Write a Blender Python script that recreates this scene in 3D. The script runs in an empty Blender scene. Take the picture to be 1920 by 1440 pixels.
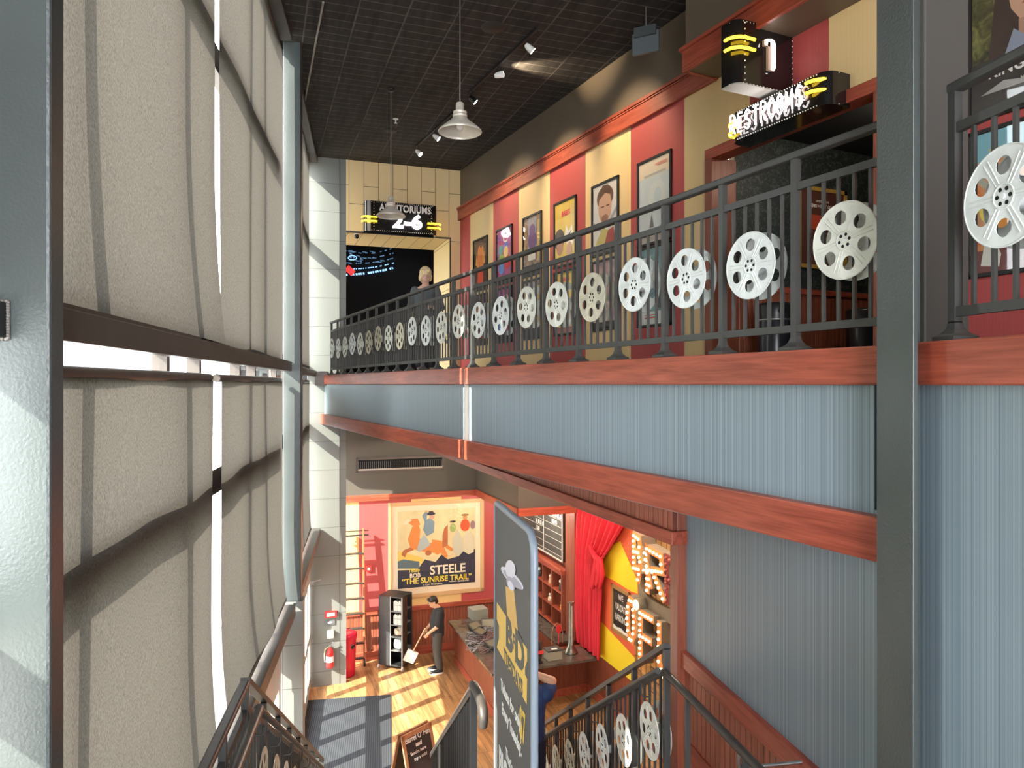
import bpy, bmesh, math, random
from mathutils import Vector, Matrix
random.seed(7)
SC = bpy.context.scene
COL = SC.collection
F_PX = 1375.0
YAW = math.radians(25.57)
SN, CN = math.sin(YAW), math.cos(YAW)
HZ = 719.0
FLOOR = -6.30      # lobby floor, measured from the eye
LAND = -2.87       # stair landing
BALC = 0.08        # upper corridor floor
CEIL = 4.73

# ---------------- camera ----------------
cam_d = bpy.data.cameras.new('camera'); cam = bpy.data.objects.new('camera', cam_d); COL.objects.link(cam)
cam.location = (0, 0, 0); cam.rotation_euler = (math.radians(90), 0, -YAW)
cam_d.sensor_width = 36; cam_d.lens = F_PX/1920*36; cam_d.clip_start = .02; cam_d.clip_end = 300
SC.camera = cam
# ---------------- world, sun, exposure ----------------
SC.view_settings.view_transform = 'Standard'; SC.view_settings.look = 'None'
SC.view_settings.gamma = 1; SC.view_settings.exposure = 1.1
try: SC.view_settings.use_curve_mapping = False
except Exception: pass
W = bpy.data.worlds.new('sky'); SC.world = W; W.use_nodes = True
bg = W.node_tree.nodes['Background']; bg.inputs[0].default_value = (.95, .97, 1, 1); bg.inputs[1].default_value = 7.5
sun_d = bpy.data.lights.new('sun', 'SUN'); sun = bpy.data.objects.new('sun', sun_d); COL.objects.link(sun)
sun_d.energy = 11.5; sun_d.color = (1, .93, .80); sun_d.angle = math.radians(.6)
sun.rotation_euler = Vector((-.775, -.282, .566)).to_track_quat('Z', 'Y').to_euler(); sun.location = (-10, 0, 12)

# ---------------- frames: local y runs along a wall, local x to its right ----------------
FR = {'W': ((-1.452, 0.0), math.radians(15.8)), 'D': ((0.0, 0.0), math.radians(6.3)), 'B': ((0.0, 0.0), 0.0)}
FR['N'] = ((1.51, 3.14), math.radians(13.6))
FR['V'] = ((1.50, 10.44), math.radians(14.3))
def l2w(fr, x, y, z=0.0):
    (ox, oy), a = FR[fr]
    return Vector((ox + x*math.cos(a) + y*math.sin(a), oy - x*math.sin(a) + y*math.cos(a), z))
def w2l(fr, X, Y):
    (ox, oy), a = FR[fr]; X -= ox; Y -= oy
    return (X*math.cos(a) - Y*math.sin(a), X*math.sin(a) + Y*math.cos(a))
def ray(fr, px):
    t = (px-960)/F_PX
    dx, dy = SN + t*CN, CN - t*SN
    a = FR[fr][1]
    c = w2l(fr, 0, 0)
    return c, (dx*math.cos(a)-dy*math.sin(a), dx*math.sin(a)+dy*math.cos(a))
def at_x(fr, lx, px, py=None):      # (local y, Z) where a sight line meets the wall plane x = lx
    c, d = ray(fr, px); s = (lx-c[0])/d[0]
    return (c[1]+s*d[1]) if py is None else (c[1]+s*d[1], (HZ-py)/F_PX*s)
def at_y(fr, ly, px, py=None):
    c, d = ray(fr, px); s = (ly-c[1])/d[1]
    return (c[0]+s*d[0]) if py is None else (c[0]+s*d[0], (HZ-py)/F_PX*s)

# ---------------- mesh builder ----------------
class MB:
    def __init__(s): s.v=[]; s.f=[]; s.m=[]; s.sm=[]
    def add(s, vs, fs, m=0, M=None, smooth=False):
        o = len(s.v)
        s.v += [tuple(M @ Vector(p)) if M is not None else tuple(p) for p in vs]
        for f in fs: s.f.append([i+o for i in f]); s.m.append(m); s.sm.append(smooth)
        return s
    def box(s, x0,x1,y0,y1,z0,z1, m=0, M=None, bev=0):
        if x0>x1: x0,x1=x1,x0
        if y0>y1: y0,y1=y1,y0
        if z0>z1: z0,z1=z1,z0
        if bev>0:
            b=min(bev,(x1-x0)*.45,(y1-y0)*.45,(z1-z0)*.45)
            bm=bmesh.new(); bmesh.ops.create_cube(bm,size=1)
            for v in bm.verts: v.co=Vector(((x0+x1)/2+v.co.x*(x1-x0),(y0+y1)/2+v.co.y*(y1-y0),(z0+z1)/2+v.co.z*(z1-z0)))
            bmesh.ops.bevel(bm,geom=list(bm.edges),offset=b,segments=2,profile=.5,affect='EDGES')
            s.addbm(bm,m,M,False); return s
        vs=[(x0,y0,z0),(x1,y0,z0),(x1,y1,z0),(x0,y1,z0),(x0,y0,z1),(x1,y0,z1),(x1,y1,z1),(x0,y1,z1)]
        return s.add(vs,[(3,2,1,0),(4,5,6,7),(0,1,5,4),(1,2,6,5),(2,3,7,6),(3,0,4,7)],m,M)
    def addbm(s,bm,m=0,M=None,smooth=False):
        bm.verts.ensure_lookup_table(); bm.verts.index_update()
        s.add([v.co.copy() for v in bm.verts],[[v.index for v in f.verts] for f in bm.faces],m,M,smooth); bm.free(); return s
    def tube(s, pts, r, n=8, m=0, M=None, smooth=True, cap=True):
        pts=[Vector(p) for p in pts]; k=len(pts)
        rr=r if isinstance(r,(list,tuple)) else [r]*k
        vs=[]; prev=None
        for i,p in enumerate(pts):
            t=(pts[min(i+1,k-1)]-pts[max(i-1,0)]).normalized()
            if prev is None:
                a=Vector((0,0,1)) if abs(t.z)<.9 else Vector((1,0,0)); u=t.cross(a).normalized()
            else:
                u=(prev-t*prev.dot(t)); u=u.normalized() if u.length>1e-6 else t.orthogonal().normalized()
            prev=u; w=t.cross(u)
            for j in range(n):
                an=2*math.pi*j/n+math.pi/n; vs.append(p+(u*math.cos(an)+w*math.sin(an))*rr[i])
        fs=[(i*n+j,i*n+(j+1)%n,(i+1)*n+(j+1)%n,(i+1)*n+j) for i in range(k-1) for j in range(n)]
        s.add(vs,fs,m,M,smooth)
        if cap: s.add(vs,[list(range(n))[::-1],[(k-1)*n+j for j in range(n)]],m,M)
        return s
    def bar(s, p, q, w, h, m=0, M=None, up=(0,0,1)):   # square bar
        p,q=Vector(p),Vector(q); t=(q-p).normalized(); up=Vector(up)
        if abs(t.dot(up))>.98: up=Vector((0,1,0))
        a=t.cross(up).normalized(); b=a.cross(t).normalized()
        vs=[e+a*(i*w/2)+b*(j*h/2) for e in (p,q) for i,j in ((-1,-1),(1,-1),(1,1),(-1,1))]
        return s.add(vs,[(3,2,1,0),(4,5,6,7),(0,1,5,4),(1,2,6,5),(2,3,7,6),(3,0,4,7)],m,M)
    def lathe(s, prof, n=24, m=0, M=None, smooth=True):
        vs=[(r*math.cos(2*math.pi*j/n),r*math.sin(2*math.pi*j/n),z) for r,z in prof for j in range(n)]
        fs=[(i*n+j,i*n+(j+1)%n,(i+1)*n+(j+1)%n,(i+1)*n+j) for i in range(len(prof)-1) for j in range(n)]
        return s.add(vs,fs,m,M,smooth)
    def sphere(s, c, r, m=0, n=12, M=None, sc=(1,1,1)):
        prof=[]; k=max(4,n//2)
        vs=[]; 
        for i in range(k+1):
            a=math.pi*i/k
            for j in range(n):
                b=2*math.pi*j/n
                vs.append((c[0]+r*sc[0]*math.sin(a)*math.cos(b),c[1]+r*sc[1]*math.sin(a)*math.sin(b),c[2]+r*sc[2]*math.cos(a)))
        fs=[(i*n+j,(i+1)*n+j,(i+1)*n+(j+1)%n,i*n+(j+1)%n) for i in range(k) for j in range(n)]
        return s.add(vs,fs,m,M,True)
    def poly(s, pts, m=0, M=None): return s.add(pts,[list(range(len(pts)))],m,M)
    def prism(s, pts, z0, z1, m=0, M=None, mside=None):     # 2D outline (ccw), extruded along z
        n=len(pts); vs=[(x,y,z0) for x,y in pts]+[(x,y,z1) for x,y in pts]
        s.add(vs,[list(range(n))[::-1],list(range(n,2*n))],m,M)
        return s.add(vs,[(i,(i+1)%n,n+(i+1)%n,n+i) for i in range(n)],m if mside is None else mside,M)
    def holes(s, outer, inner, z0, z1, m=0, M=None):        # plate with holes
        bm=bmesh.new(); eds=[]
        for loop in [outer]+inner:
            vv=[bm.verts.new((x,y,0)) for x,y in loop]
            eds+=[bm.edges.new((vv[i],vv[(i+1)%len(vv)])) for i in range(len(vv))]
        bmesh.ops.triangle_fill(bm,use_beauty=True,use_dissolve=False,edges=eds)
        for f in bm.faces:
            if f.normal.z<0: f.normal_flip()
        bm.verts.index_update()
        vs=[v.co.copy() for v in bm.verts]; fs=[[v.index for v in f.verts] for f in bm.faces]; bm.free()
        s.add([(v.x,v.y,z1) for v in vs],fs,m,M); s.add([(v.x,v.y,z0) for v in vs],[f[::-1] for f in fs],m,M)
        for loop in [outer]+inner:
            n=len(loop); s.add([(x,y,z0) for x,y in loop]+[(x,y,z1) for x,y in loop],[(i,(i+1)%n,n+(i+1)%n,n+i) for i in range(n)],m,M)
        return s
    def text(s, t, size, M, m=0, depth=.002, xs=1.0, off=0.0, sp=1.0, align='CENTER'):
        cu=bpy.data.curves.new('t','FONT'); cu.body=t; cu.size=size; cu.extrude=depth; cu.offset=off; cu.align_x=align; cu.align_y='CENTER'; cu.space_character=sp; cu.resolution_u=3
        ob=bpy.data.objects.new('t',cu); COL.objects.link(ob)
        dg=bpy.context.evaluated_depsgraph_get(); me=bpy.data.meshes.new_from_object(ob.evaluated_get(dg))
        s.add([(v.co.x*xs,v.co.y,v.co.z) for v in me.vertices],[list(p.vertices) for p in me.polygons],m,M)
        bpy.data.meshes.remove(me); bpy.data.objects.remove(ob); bpy.data.curves.remove(cu); return s
    def build(s, name, mats, parent=None, fr=None, loc=None, rz=0, **kw):
        me=bpy.data.meshes.new(name); me.from_pydata(s.v,[],s.f)
        if not isinstance(mats,(list,tuple)): mats=[mats]
        for mt in mats: me.materials.append(mt)
        me.polygons.foreach_set('material_index',s.m); me.polygons.foreach_set('use_smooth',s.sm); me.update()
        o=bpy.data.objects.new(name,me); COL.objects.link(o)
        if parent: o.parent=parent
        place(o,fr,loc,rz); tag(o,**kw); return o
def place(o,fr=None,loc=None,rz=0):
    if fr:
        p=l2w(fr,*(loc or (0,0,0))); o.location=p; o.rotation_euler=(0,0,rz-FR[fr][1])
    elif loc: o.location=loc; o.rotation_euler=(0,0,rz)
def tag(o,label=None,cat=None,group=None,kind=None):
    if label: o['label']=label
    if cat: o['category']=cat
    if group: o['group']=group
    if kind: o['kind']=kind
    return o
def thing(name,label,cat,fr=None,loc=(0,0,0),rz=0,group=None):
    o=bpy.data.objects.new(name,None); COL.objects.link(o); o.empty_display_size=.2
    place(o,fr,loc,rz); return tag(o,label,cat,group)
def tree_copy(root,fr,loc,rz=0,label=None):
    r=root.copy(); COL.objects.link(r); place(r,fr,loc,rz)
    if label: r['label']=label
    def rec(a,b):
        for ch in list(a.children):
            c=ch.copy(); COL.objects.link(c); c.parent=b; rec(ch,c)
    rec(root,r); return r
def basis(o,right,up):
    r=Vector(right).normalized(); u=Vector(up).normalized(); w=r.cross(u)
    return Matrix(((r.x,u.x,w.x,o[0]),(r.y,u.y,w.y,o[1]),(r.z,u.z,w.z,o[2]),(0,0,0,1)))
def T(x,y,z): return Matrix.Translation((x,y,z))
def circ(cx,cy,r,n,ry=None,a0=0): return [(cx+r*math.cos(a0+2*math.pi*i/n),cy+(ry or r)*math.sin(a0+2*math.pi*i/n)) for i in range(n)]
ORD=['first','second','third','fourth','fifth','sixth','seventh','eighth','ninth','tenth','eleventh','twelfth','thirteenth','fourteenth','fifteenth','sixteenth','seventeenth','eighteenth','nineteenth','twentieth','twenty-first','twenty-second','twenty-third']

# ---------------- materials ----------------
def mat(name,col,rough=.6,metal=0,bump=0,bscale=60,var=0,vscale=3,emit=None,es=0,coat=0):
    m=bpy.data.materials.new(name); m.use_nodes=True; nt=m.node_tree; b=nt.nodes['Principled BSDF']
    b.inputs['Base Color'].default_value=(*col,1); b.inputs['Roughness'].default_value=rough; b.inputs['Metallic'].default_value=metal
    if coat: b.inputs['Coat Weight'].default_value=coat
    if emit: b.inputs['Emission Color'].default_value=(*emit,1); b.inputs['Emission Strength'].default_value=es
    tc=nt.nodes.new('ShaderNodeTexCoord')
    if var:
        n=nt.nodes.new('ShaderNodeTexNoise'); n.inputs['Scale'].default_value=vscale; n.inputs['Detail'].default_value=6
        nt.links.new(tc.outputs['Object'],n.inputs['Vector'])
        r=nt.nodes.new('ShaderNodeValToRGB'); r.color_ramp.elements[0].position=.3; r.color_ramp.elements[1].position=.7
        r.color_ramp.elements[0].color=(*[c*(1-var) for c in col],1); r.color_ramp.elements[1].color=(*[min(1,c*(1+var)) for c in col],1)
        nt.links.new(n.outputs[0],r.inputs[0]); nt.links.new(r.outputs[0],b.inputs['Base Color'])
    if bump:
        n=nt.nodes.new('ShaderNodeTexNoise'); n.inputs['Scale'].default_value=bscale; nt.links.new(tc.outputs['Object'],n.inputs['Vector'])
        bp=nt.nodes.new('ShaderNodeBump'); bp.inputs['Strength'].default_value=bump; bp.inputs['Distance'].default_value=.01
        nt.links.new(n.outputs[0],bp.inputs['Height']); nt.links.new(bp.outputs[0],b.inputs['Normal'])
    return m
def ramp(nt,stops,interp='LINEAR'):
    r=nt.nodes.new('ShaderNodeValToRGB'); cr=r.color_ramp; cr.interpolation=interp
    while len(cr.elements)>1: cr.elements.remove(cr.elements[-1])
    cr.elements[0].position=stops[0][0]; cr.elements[0].color=(*stops[0][1],1)
    for p,c in stops[1:]:
        e=cr.elements.new(p); e.color=(*c,1)
    return r
def mapped(nt,scale,rot=(0,0,0),coord='Object'):
    tc=nt.nodes.new('ShaderNodeTexCoord'); mp=nt.nodes.new('ShaderNodeMapping'); mp.inputs['Scale'].default_value=scale; mp.inputs['Rotation'].default_value=rot
    nt.links.new(tc.outputs[coord],mp.inputs['Vector']); return mp
def wood(name,c0,c1,axis='y',rough=.38,bead=0,beadaxis='y'):
    m=bpy.data.materials.new(name); m.use_nodes=True; nt=m.node_tree; b=nt.nodes['Principled BSDF']; L=nt.links.new
    sc={'x':(1.2,14,14),'y':(14,1.2,14),'z':(14,14,1.2)}[axis]
    mp=mapped(nt,sc); n=nt.nodes.new('ShaderNodeTexNoise'); n.inputs['Scale'].default_value=1.3; n.inputs['Detail'].default_value=8; n.inputs['Distortion'].default_value=.8
    L(mp.outputs[0],n.inputs['Vector'])
    mp2=mapped(nt,tuple(s*5 if s>5 else s*2 for s in sc)); n2=nt.nodes.new('ShaderNodeTexNoise'); n2.inputs['Scale'].default_value=1.5; L(mp2.outputs[0],n2.inputs['Vector'])
    mx=nt.nodes.new('ShaderNodeMath'); mx.operation='ADD'; L(n.outputs[0],mx.inputs[0])
    m2=nt.nodes.new('ShaderNodeMath'); m2.operation='MULTIPLY_ADD'; L(n2.outputs[0],m2.inputs[0]); m2.inputs[1].default_value=.5; m2.inputs[2].default_value=-.25; L(m2.outputs[0],mx.inputs[1])
    r=ramp(nt,[(.25,c0),(.5,tuple((a+bb)/2 for a,bb in zip(c0,c1))),(.75,c1)]); L(mx.outputs[0],r.inputs[0]); L(r.outputs[0],b.inputs['Base Color'])
    b.inputs['Roughness'].default_value=rough
    bp=nt.nodes.new('ShaderNodeBump'); bp.inputs['Strength'].default_value=.25; bp.inputs['Distance'].default_value=.003; L(n2.outputs[0],bp.inputs['Height'])
    if bead:
        tc=nt.nodes.new('ShaderNodeTexCoord'); sx=nt.nodes.new('ShaderNodeSeparateXYZ'); L(tc.outputs['Object'],sx.inputs[0])
        a=nt.nodes.new('ShaderNodeMath'); a.operation='MULTIPLY'; a.inputs[1].default_value=1/bead; L(sx.outputs[{'x':0,'y':1}[beadaxis]],a.inputs[0])
        fr=nt.nodes.new('ShaderNodeMath'); fr.operation='FRACT'; L(a.outputs[0],fr.inputs[0])
        r2=ramp(nt,[(0,(0,0,0)),(.12,(1,1,1)),(.88,(1,1,1)),(1,(0,0,0))]); L(fr.outputs[0],r2.inputs[0])
        bp2=nt.nodes.new('ShaderNodeBump'); bp2.inputs['Strength'].default_value=1; bp2.inputs['Distance'].default_value=.006; L(r2.outputs[0],bp2.inputs['Height']); L(bp.outputs[0],bp2.inputs['Normal']); L(bp2.outputs[0],b.inputs['Normal'])
        mxx=nt.nodes.new('ShaderNodeMix'); mxx.data_type='RGBA'; mxx.blend_type='MULTIPLY'; mxx.inputs[0].default_value=.55; L(r.outputs[0],mxx.inputs[6]); L(r2.outputs[0],mxx.inputs[7]); L(mxx.outputs[2],b.inputs['Base Color'])
    else: L(bp.outputs[0],b.inputs['Normal'])
    return m
def vstripe(name,stops,freq,axis='y',rough=.5,bump=.3,fine=None):   # irregular fine vertical stripes, constant in z
    m=bpy.data.materials.new(name); m.use_nodes=True; nt=m.node_tree; b=nt.nodes['Principled BSDF']; L=nt.links.new
    sc=(0,freq,0) if axis=='y' else (freq,0,0)
    mp=mapped(nt,sc); n=nt.nodes.new('ShaderNodeTexNoise'); n.inputs['Scale'].default_value=1; n.inputs['Detail'].default_value=5; n.inputs['Roughness'].default_value=.85; L(mp.outputs[0],n.inputs['Vector'])
    r=ramp(nt,stops); L(n.outputs[0],r.inputs[0]); L(r.outputs[0],b.inputs['Base Color']); b.inputs['Roughness'].default_value=rough
    bp=nt.nodes.new('ShaderNodeBump'); bp.inputs['Strength'].default_value=bump; bp.inputs['Distance'].default_value=.004; L(n.outputs[0],bp.inputs['Height']); L(bp.outputs[0],b.inputs['Normal'])
    return m
def bricked(name,c1,c2,mortar,w,h,msize,rot=(0,0,0),offset=.5,rough=.6,bump=.4,swap=None,noise=0):
    m=bpy.data.materials.new(name); m.use_nodes=True; nt=m.node_tree; b=nt.nodes['Principled BSDF']; L=nt.links.new
    tc=nt.nodes.new('ShaderNodeTexCoord'); sx=nt.nodes.new('ShaderNodeSeparateXYZ'); cb=nt.nodes.new('ShaderNodeCombineXYZ'); L(tc.outputs['Object'],sx.inputs[0])
    ax=swap or 'xy'
    for i,a in enumerate(ax): L(sx.outputs['xyz'.index(a)],cb.inputs[i])
    br=nt.nodes.new('ShaderNodeTexBrick'); L(cb.outputs[0],br.inputs['Vector']); br.inputs['Scale'].default_value=1
    br.inputs['Color1'].default_value=(*c1,1); br.inputs['Color2'].default_value=(*c2,1); br.inputs['Mortar'].default_value=(*mortar,1)
    br.inputs['Brick Width'].default_value=w; br.inputs['Row Height'].default_value=h; br.inputs['Mortar Size'].default_value=msize; br.offset=offset; br.inputs['Mortar Smooth'].default_value=.1
    out=br.outputs[0]
    if noise:
        n=nt.nodes.new('ShaderNodeTexNoise'); mp=mapped(nt,(noise,noise*.12,noise)); L(mp.outputs[0],n.inputs['Vector']); n.inputs['Scale'].default_value=1; n.inputs['Detail'].default_value=6; n.inputs['Distortion'].default_value=1
        r=ramp(nt,[(.3,(.45,.45,.45)),(.7,(1.3,1.3,1.3))]); L(n.outputs[0],r.inputs[0])
        mx=nt.nodes.new('ShaderNodeMix'); mx.data_type='RGBA'; mx.blend_type='MULTIPLY'; mx.inputs[0].default_value=1; L(out,mx.inputs[6]); L(r.outputs[0],mx.inputs[7]); out=mx.outputs[2]
    L(out,b.inputs['Base Color']); b.inputs['Roughness'].default_value=rough
    bp=nt.nodes.new('ShaderNodeBump'); bp.invert=True; bp.inputs['Strength'].default_value=bump; bp.inputs['Distance'].default_value=.01; L(br.outputs['Fac'],bp.inputs['Height']); L(bp.outputs[0],b.inputs['Normal'])
    return m
MT={}
MT['steel']=mat('column_paint',(.055,.066,.066),.34,0,.16,80,.1,2)
MT['bronze']=mat('bronze_metal',(.085,.07,.062),.38,.3,0,0,.15,4)
MT['railing']=mat('railing_paint',(.065,.066,.065),.48,.2)
MT['handrail']=mat('handrail_wood_dark',(.055,.046,.04),.42,0,0,0,.2,8)
MT['red_wood']=wood('cherry_wood',(.23,.038,.020),(.48,.105,.058))
MT['red_woodx']=wood('cherry_wood_cross',(.23,.038,.020),(.48,.105,.058),'x')
MT['red_woodz']=wood('cherry_wood_upright',(.17,.04,.022),(.34,.095,.05),'z')
MT['bead_y']=wood('beadboard_cherry',(.28,.075,.04),(.50,.15,.09),'z',.4,.075,'y')
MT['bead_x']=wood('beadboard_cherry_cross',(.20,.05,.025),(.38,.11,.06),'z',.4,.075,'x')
MT['blue']=vstripe('blue_striped_wallpaper',[(.30,(.075,.12,.155)),(.42,(.14,.195,.24)),(.5,(.22,.285,.33)),(.58,(.31,.37,.41)),(.70,(.46,.51,.54))],60,'y',.42,.25)
MT['red_p']=vstripe('red_wallpaper',[(.35,(.40,.06,.06)),(.65,(.50,.085,.08))],60,'y',.55,.35)
MT['cream_p']=vstripe('cream_wallpaper',[(.35,(.74,.53,.25)),(.65,(.82,.60,.31))],60,'y',.55,.35)
MT['red_px']=vstripe('red_wallpaper_end',[(.35,(.40,.06,.06)),(.65,(.50,.085,.08))],60,'x',.55,.35)
MT['cream_px']=vstripe('cream_wallpaper_end',[(.35,(.72,.46,.18)),(.65,(.80,.53,.22))],60,'x',.55,.35)
MT['dark_wall']=mat('dark_brown_paint',(.13,.098,.066),.5,0,.1,80)
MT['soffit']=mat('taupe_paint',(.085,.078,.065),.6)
MT['grey_tile']=bricked('grey_wall_panels',(.185,.195,.185),(.175,.185,.175),(.10,.10,.095),3.2,.6,.006,swap='xz',offset=0,rough=.42,bump=.3)
MT['yellow_panel']=bricked('yellow_wall_panels',(.88,.67,.35),(.84,.63,.33),(.20,.13,.06),1.05,.31,.006,swap='zx',offset=.37,rough=.5,bump=.3)
MT['ceiling']=bricked('black_ceiling_tiles',(.030,.027,.025),(.025,.022,.021),(.10,.088,.078),.61,.203,.011,offset=0,rough=.85,bump=.6,noise=9)
MT['floor']=bricked('oak_plank_floor',(.52,.27,.11),(.36,.18,.075),(.14,.07,.03),.16,1.2,.004,swap='xy',rough=.38,bump=.2,noise=7)
MT['plain']=mat('neutral_concrete',(.3,.29,.27),.8)
MT['black']=mat('black_enamel',(.012,.011,.012),.12,0,coat=.4)
MT['matte_black']=mat('matte_black',(.015,.015,.016),.5)
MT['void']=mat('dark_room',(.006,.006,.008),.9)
MT['white']=mat('white_paint',(.8,.8,.77),.4)
MT['letter']=mat('letter_white',(.85,.83,.80),.5)
MT['reel']=mat('aged_white_reel',(.70,.72,.66),.42,.1,.25,40,.14,9)
MT['reel_b']=mat('weathered_reel',(.56,.54,.43),.5,.15,.3,40,.2,9)
MT['reel_c']=mat('pale_blue_white_reel',(.72,.77,.77),.42,.1,.25,40,.14,9)
MT['metal']=mat('brushed_metal',(.55,.55,.54),.3,.9)
MT['lamp']=mat('galvanised_shade',(.80,.75,.66),.38,.35,0,0,.1,6)
MT['neon_w']=mat('white_neon',(1,.95,.9),.3,emit=(1,.93,.9),es=5)
MT['neon_y']=mat('yellow_neon',(1,.75,.05),.3,emit=(1,.62,.02),es=3.2)
MT['bulb']=mat('warm_bulb',(1,.9,.6),.3,emit=(1,.80,.42),es=1.6)
MT['spot_face']=mat('spot_lens',(1,1,.95),.3,emit=(1,.93,.8),es=8)
MT['glass']=None
def glassmat(name,tint=(1,1,1),ior=1.45,r=.0):
    m=bpy.data.materials.new(name); m.use_nodes=True; nt=m.node_tree; nt.nodes.remove(nt.nodes['Principled BSDF']); o=nt.nodes['Material Output']; L=nt.links.new
    t=nt.nodes.new('ShaderNodeBsdfTransparent'); t.inputs[0].default_value=(*tint,1); g=nt.nodes.new('ShaderNodeBsdfGlossy'); g.inputs['Roughness'].default_value=.02
    lw=nt.nodes.new('ShaderNodeLayerWeight'); p=nt.nodes.new('ShaderNodeMath'); p.operation='POWER'; p.inputs[1].default_value=5; L(lw.outputs['Facing'],p.inputs[0])
    f=nt.nodes.new('ShaderNodeMath'); f.operation='MULTIPLY_ADD'; f.inputs[1].default_value=.5; f.inputs[2].default_value=.03; L(p.outputs[0],f.inputs[0]); mx=nt.nodes.new('ShaderNodeMixShader'); L(f.outputs[0],mx.inputs[0]); L(t.outputs[0],mx.inputs[1]); L(g.outputs[0],mx.inputs[2]); L(mx.outputs[0],o.inputs[0]); return m
MT['glass']=glassmat('window_glass',(.96,.98,.97))
MT['poster_glass']=glassmat('poster_glazing',(1,1,1),1.4)
def shademat():
    m=bpy.data.materials.new('roller_shade_weave'); m.use_nodes=True; nt=m.node_tree; nt.nodes.remove(nt.nodes['Principled BSDF']); o=nt.nodes['Material Output']; L=nt.links.new
    mp=mapped(nt,(1,1,.45)); n=nt.nodes.new('ShaderNodeTexNoise'); n.inputs['Scale'].default_value=150; n.inputs['Detail'].default_value=3; L(mp.outputs[0],n.inputs['Vector'])
    r=ramp(nt,[(.3,(.035,.031,.027)),(.7,(.062,.055,.048))]); L(n.outputs[0],r.inputs[0])
    d=nt.nodes.new('ShaderNodeBsdfDiffuse'); t=nt.nodes.new('ShaderNodeBsdfTranslucent'); r2=ramp(nt,[(.3,(.026,.022,.020)),(.7,(.048,.041,.037))]); L(n.outputs[0],r2.inputs[0]); L(r2.outputs[0],d.inputs[0]); L(r.outputs[0],t.inputs[0])
    bp=nt.nodes.new('ShaderNodeBump'); bp.inputs['Strength'].default_value=.5; bp.inputs['Distance'].default_value=.004; L(n.outputs[0],bp.inputs['Height']); L(bp.outputs[0],d.inputs['Normal'])
    mx=nt.nodes.new('ShaderNodeMixShader'); mx.inputs[0].default_value=.60; L(d.outputs[0],mx.inputs[1]); L(t.outputs[0],mx.inputs[2]); L(mx.outputs[0],o.inputs[0]); return m
MT['shade']=shademat()
_cm={}
def C(r,g,b,rough=.6):
    k=(r,g,b,rough)
    if k not in _cm: _cm[k]=mat('paint_%d_%d_%d'%(r*99,g*99,b*99),(r,g,b),rough)
    return _cm[k]
def blotch(name,cols,scale=3,rough=.5):
    m=bpy.data.materials.new(name); m.use_nodes=True; nt=m.node_tree; b=nt.nodes['Principled BSDF']; L=nt.links.new
    mp=mapped(nt,(scale,scale,scale)); n=nt.nodes.new('ShaderNodeTexNoise'); n.inputs['Scale'].default_value=1; n.inputs['Detail'].default_value=4; n.inputs['Distortion'].default_value=1.2; L(mp.outputs[0],n.inputs['Vector'])
    k=len(cols); r=ramp(nt,[(.25+.5*i/(k-1),c) for i,c in enumerate(cols)]); L(n.outputs[0],r.inputs[0]); L(r.outputs[0],b.inputs['Base Color']); b.inputs['Roughness'].default_value=rough
    return m
# ======================= SETTING =======================
def S(name,mb,mats,fr='D',**k): return mb.build(name,mats,fr=fr,loc=(0,0,0),kind='structure',**k)
R='red_wood'
# lobby floor, outside ground
S('floor',MB().box(-6,12,-6.5,20,FLOOR-.2,FLOOR),MT['floor'])
g=MB().box(-40,-1.45,-25,45,FLOOR-.3,FLOOR-.205); S('floor_outside_pavement',g,C(.55,.53,.5,.8),'W')
# stair landing and flight (frame W)
lb=MB().box(-.1,3.69,-2.5,5.06,LAND-.3,LAND)
S('floor_landing',lb,C(.12,.10,.09),'W')
st=MB()
for i in range(19):
    z=LAND-.1715*(i+1); y=5.06+.289*i
    st.box(.45,3.4,y,y+.30,z-.35 if i<18 else FLOOR,z)
st.build('staircase',C(.13,.11,.10),fr='W',loc=(0,0,0),label='dark carpeted staircase dropping from the landing to the lobby floor',cat='stairs')
S('wall_back',MB().box(.6,10,-6.2,-6.0,FLOOR,CEIL),C(.5,.48,.45),'B')
S('wall_right_rear',MB().box(9.6,9.7,-6.0,3.4,FLOOR,CEIL),C(.4,.36,.32),'B')
# ceiling
S('ceiling',MB().prism([w2l('D',*p) for p in [tuple(l2w('W',-.24,-6.4))[:2],(9.8,-6.6),(9.8,18.8),(2.6,19.2),tuple(l2w('V',-.24,5.3))[:2],tuple(l2w('W',-.24,10.6))[:2]]],CEIL,CEIL+.15),MT['ceiling'])
# grey end wall
S('wall_end_grey',MB().box(1.02,1.80,15.74,15.90,FLOOR,CEIL),MT['grey_tile'])
jn=MB().box(1.66,1.675,15.735,15.745,FLOOR,CEIL); S('trim_1',jn,C(.10,.10,.10))
# yellow panelled upper end wall with the opening to the auditoriums
oR=at_y('D',15.74,843)
yw=MB().box(1.80,4.5,15.74,17.28,3.22,CEIL); yw.box(oR,4.5,15.74,17.28,BALC,3.22)
S('wall_end_upper',yw,MT['yellow_panel'])
ed=MB().box(1.80,oR+.03,15.725,15.76,3.20,3.235); ed.box(oR,oR+.03,15.725,15.76,BALC,3.2); S('trim_2',ed,MT['bronze'])
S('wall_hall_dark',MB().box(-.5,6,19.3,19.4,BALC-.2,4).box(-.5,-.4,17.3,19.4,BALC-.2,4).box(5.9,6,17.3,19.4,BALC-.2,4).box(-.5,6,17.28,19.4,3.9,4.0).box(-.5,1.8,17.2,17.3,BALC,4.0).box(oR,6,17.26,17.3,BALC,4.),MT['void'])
# upper corridor floor slab
sl=MB().prism([(3.10,15.55),(3.10,2.41),(2.2,-.8),(9.6,-.8),(9.6,19.0),(2.0,19.0),(2.0,15.75)][::1],-.85,BALC)
S('floor_balcony',sl,C(.06,.055,.05),'B')
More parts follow.
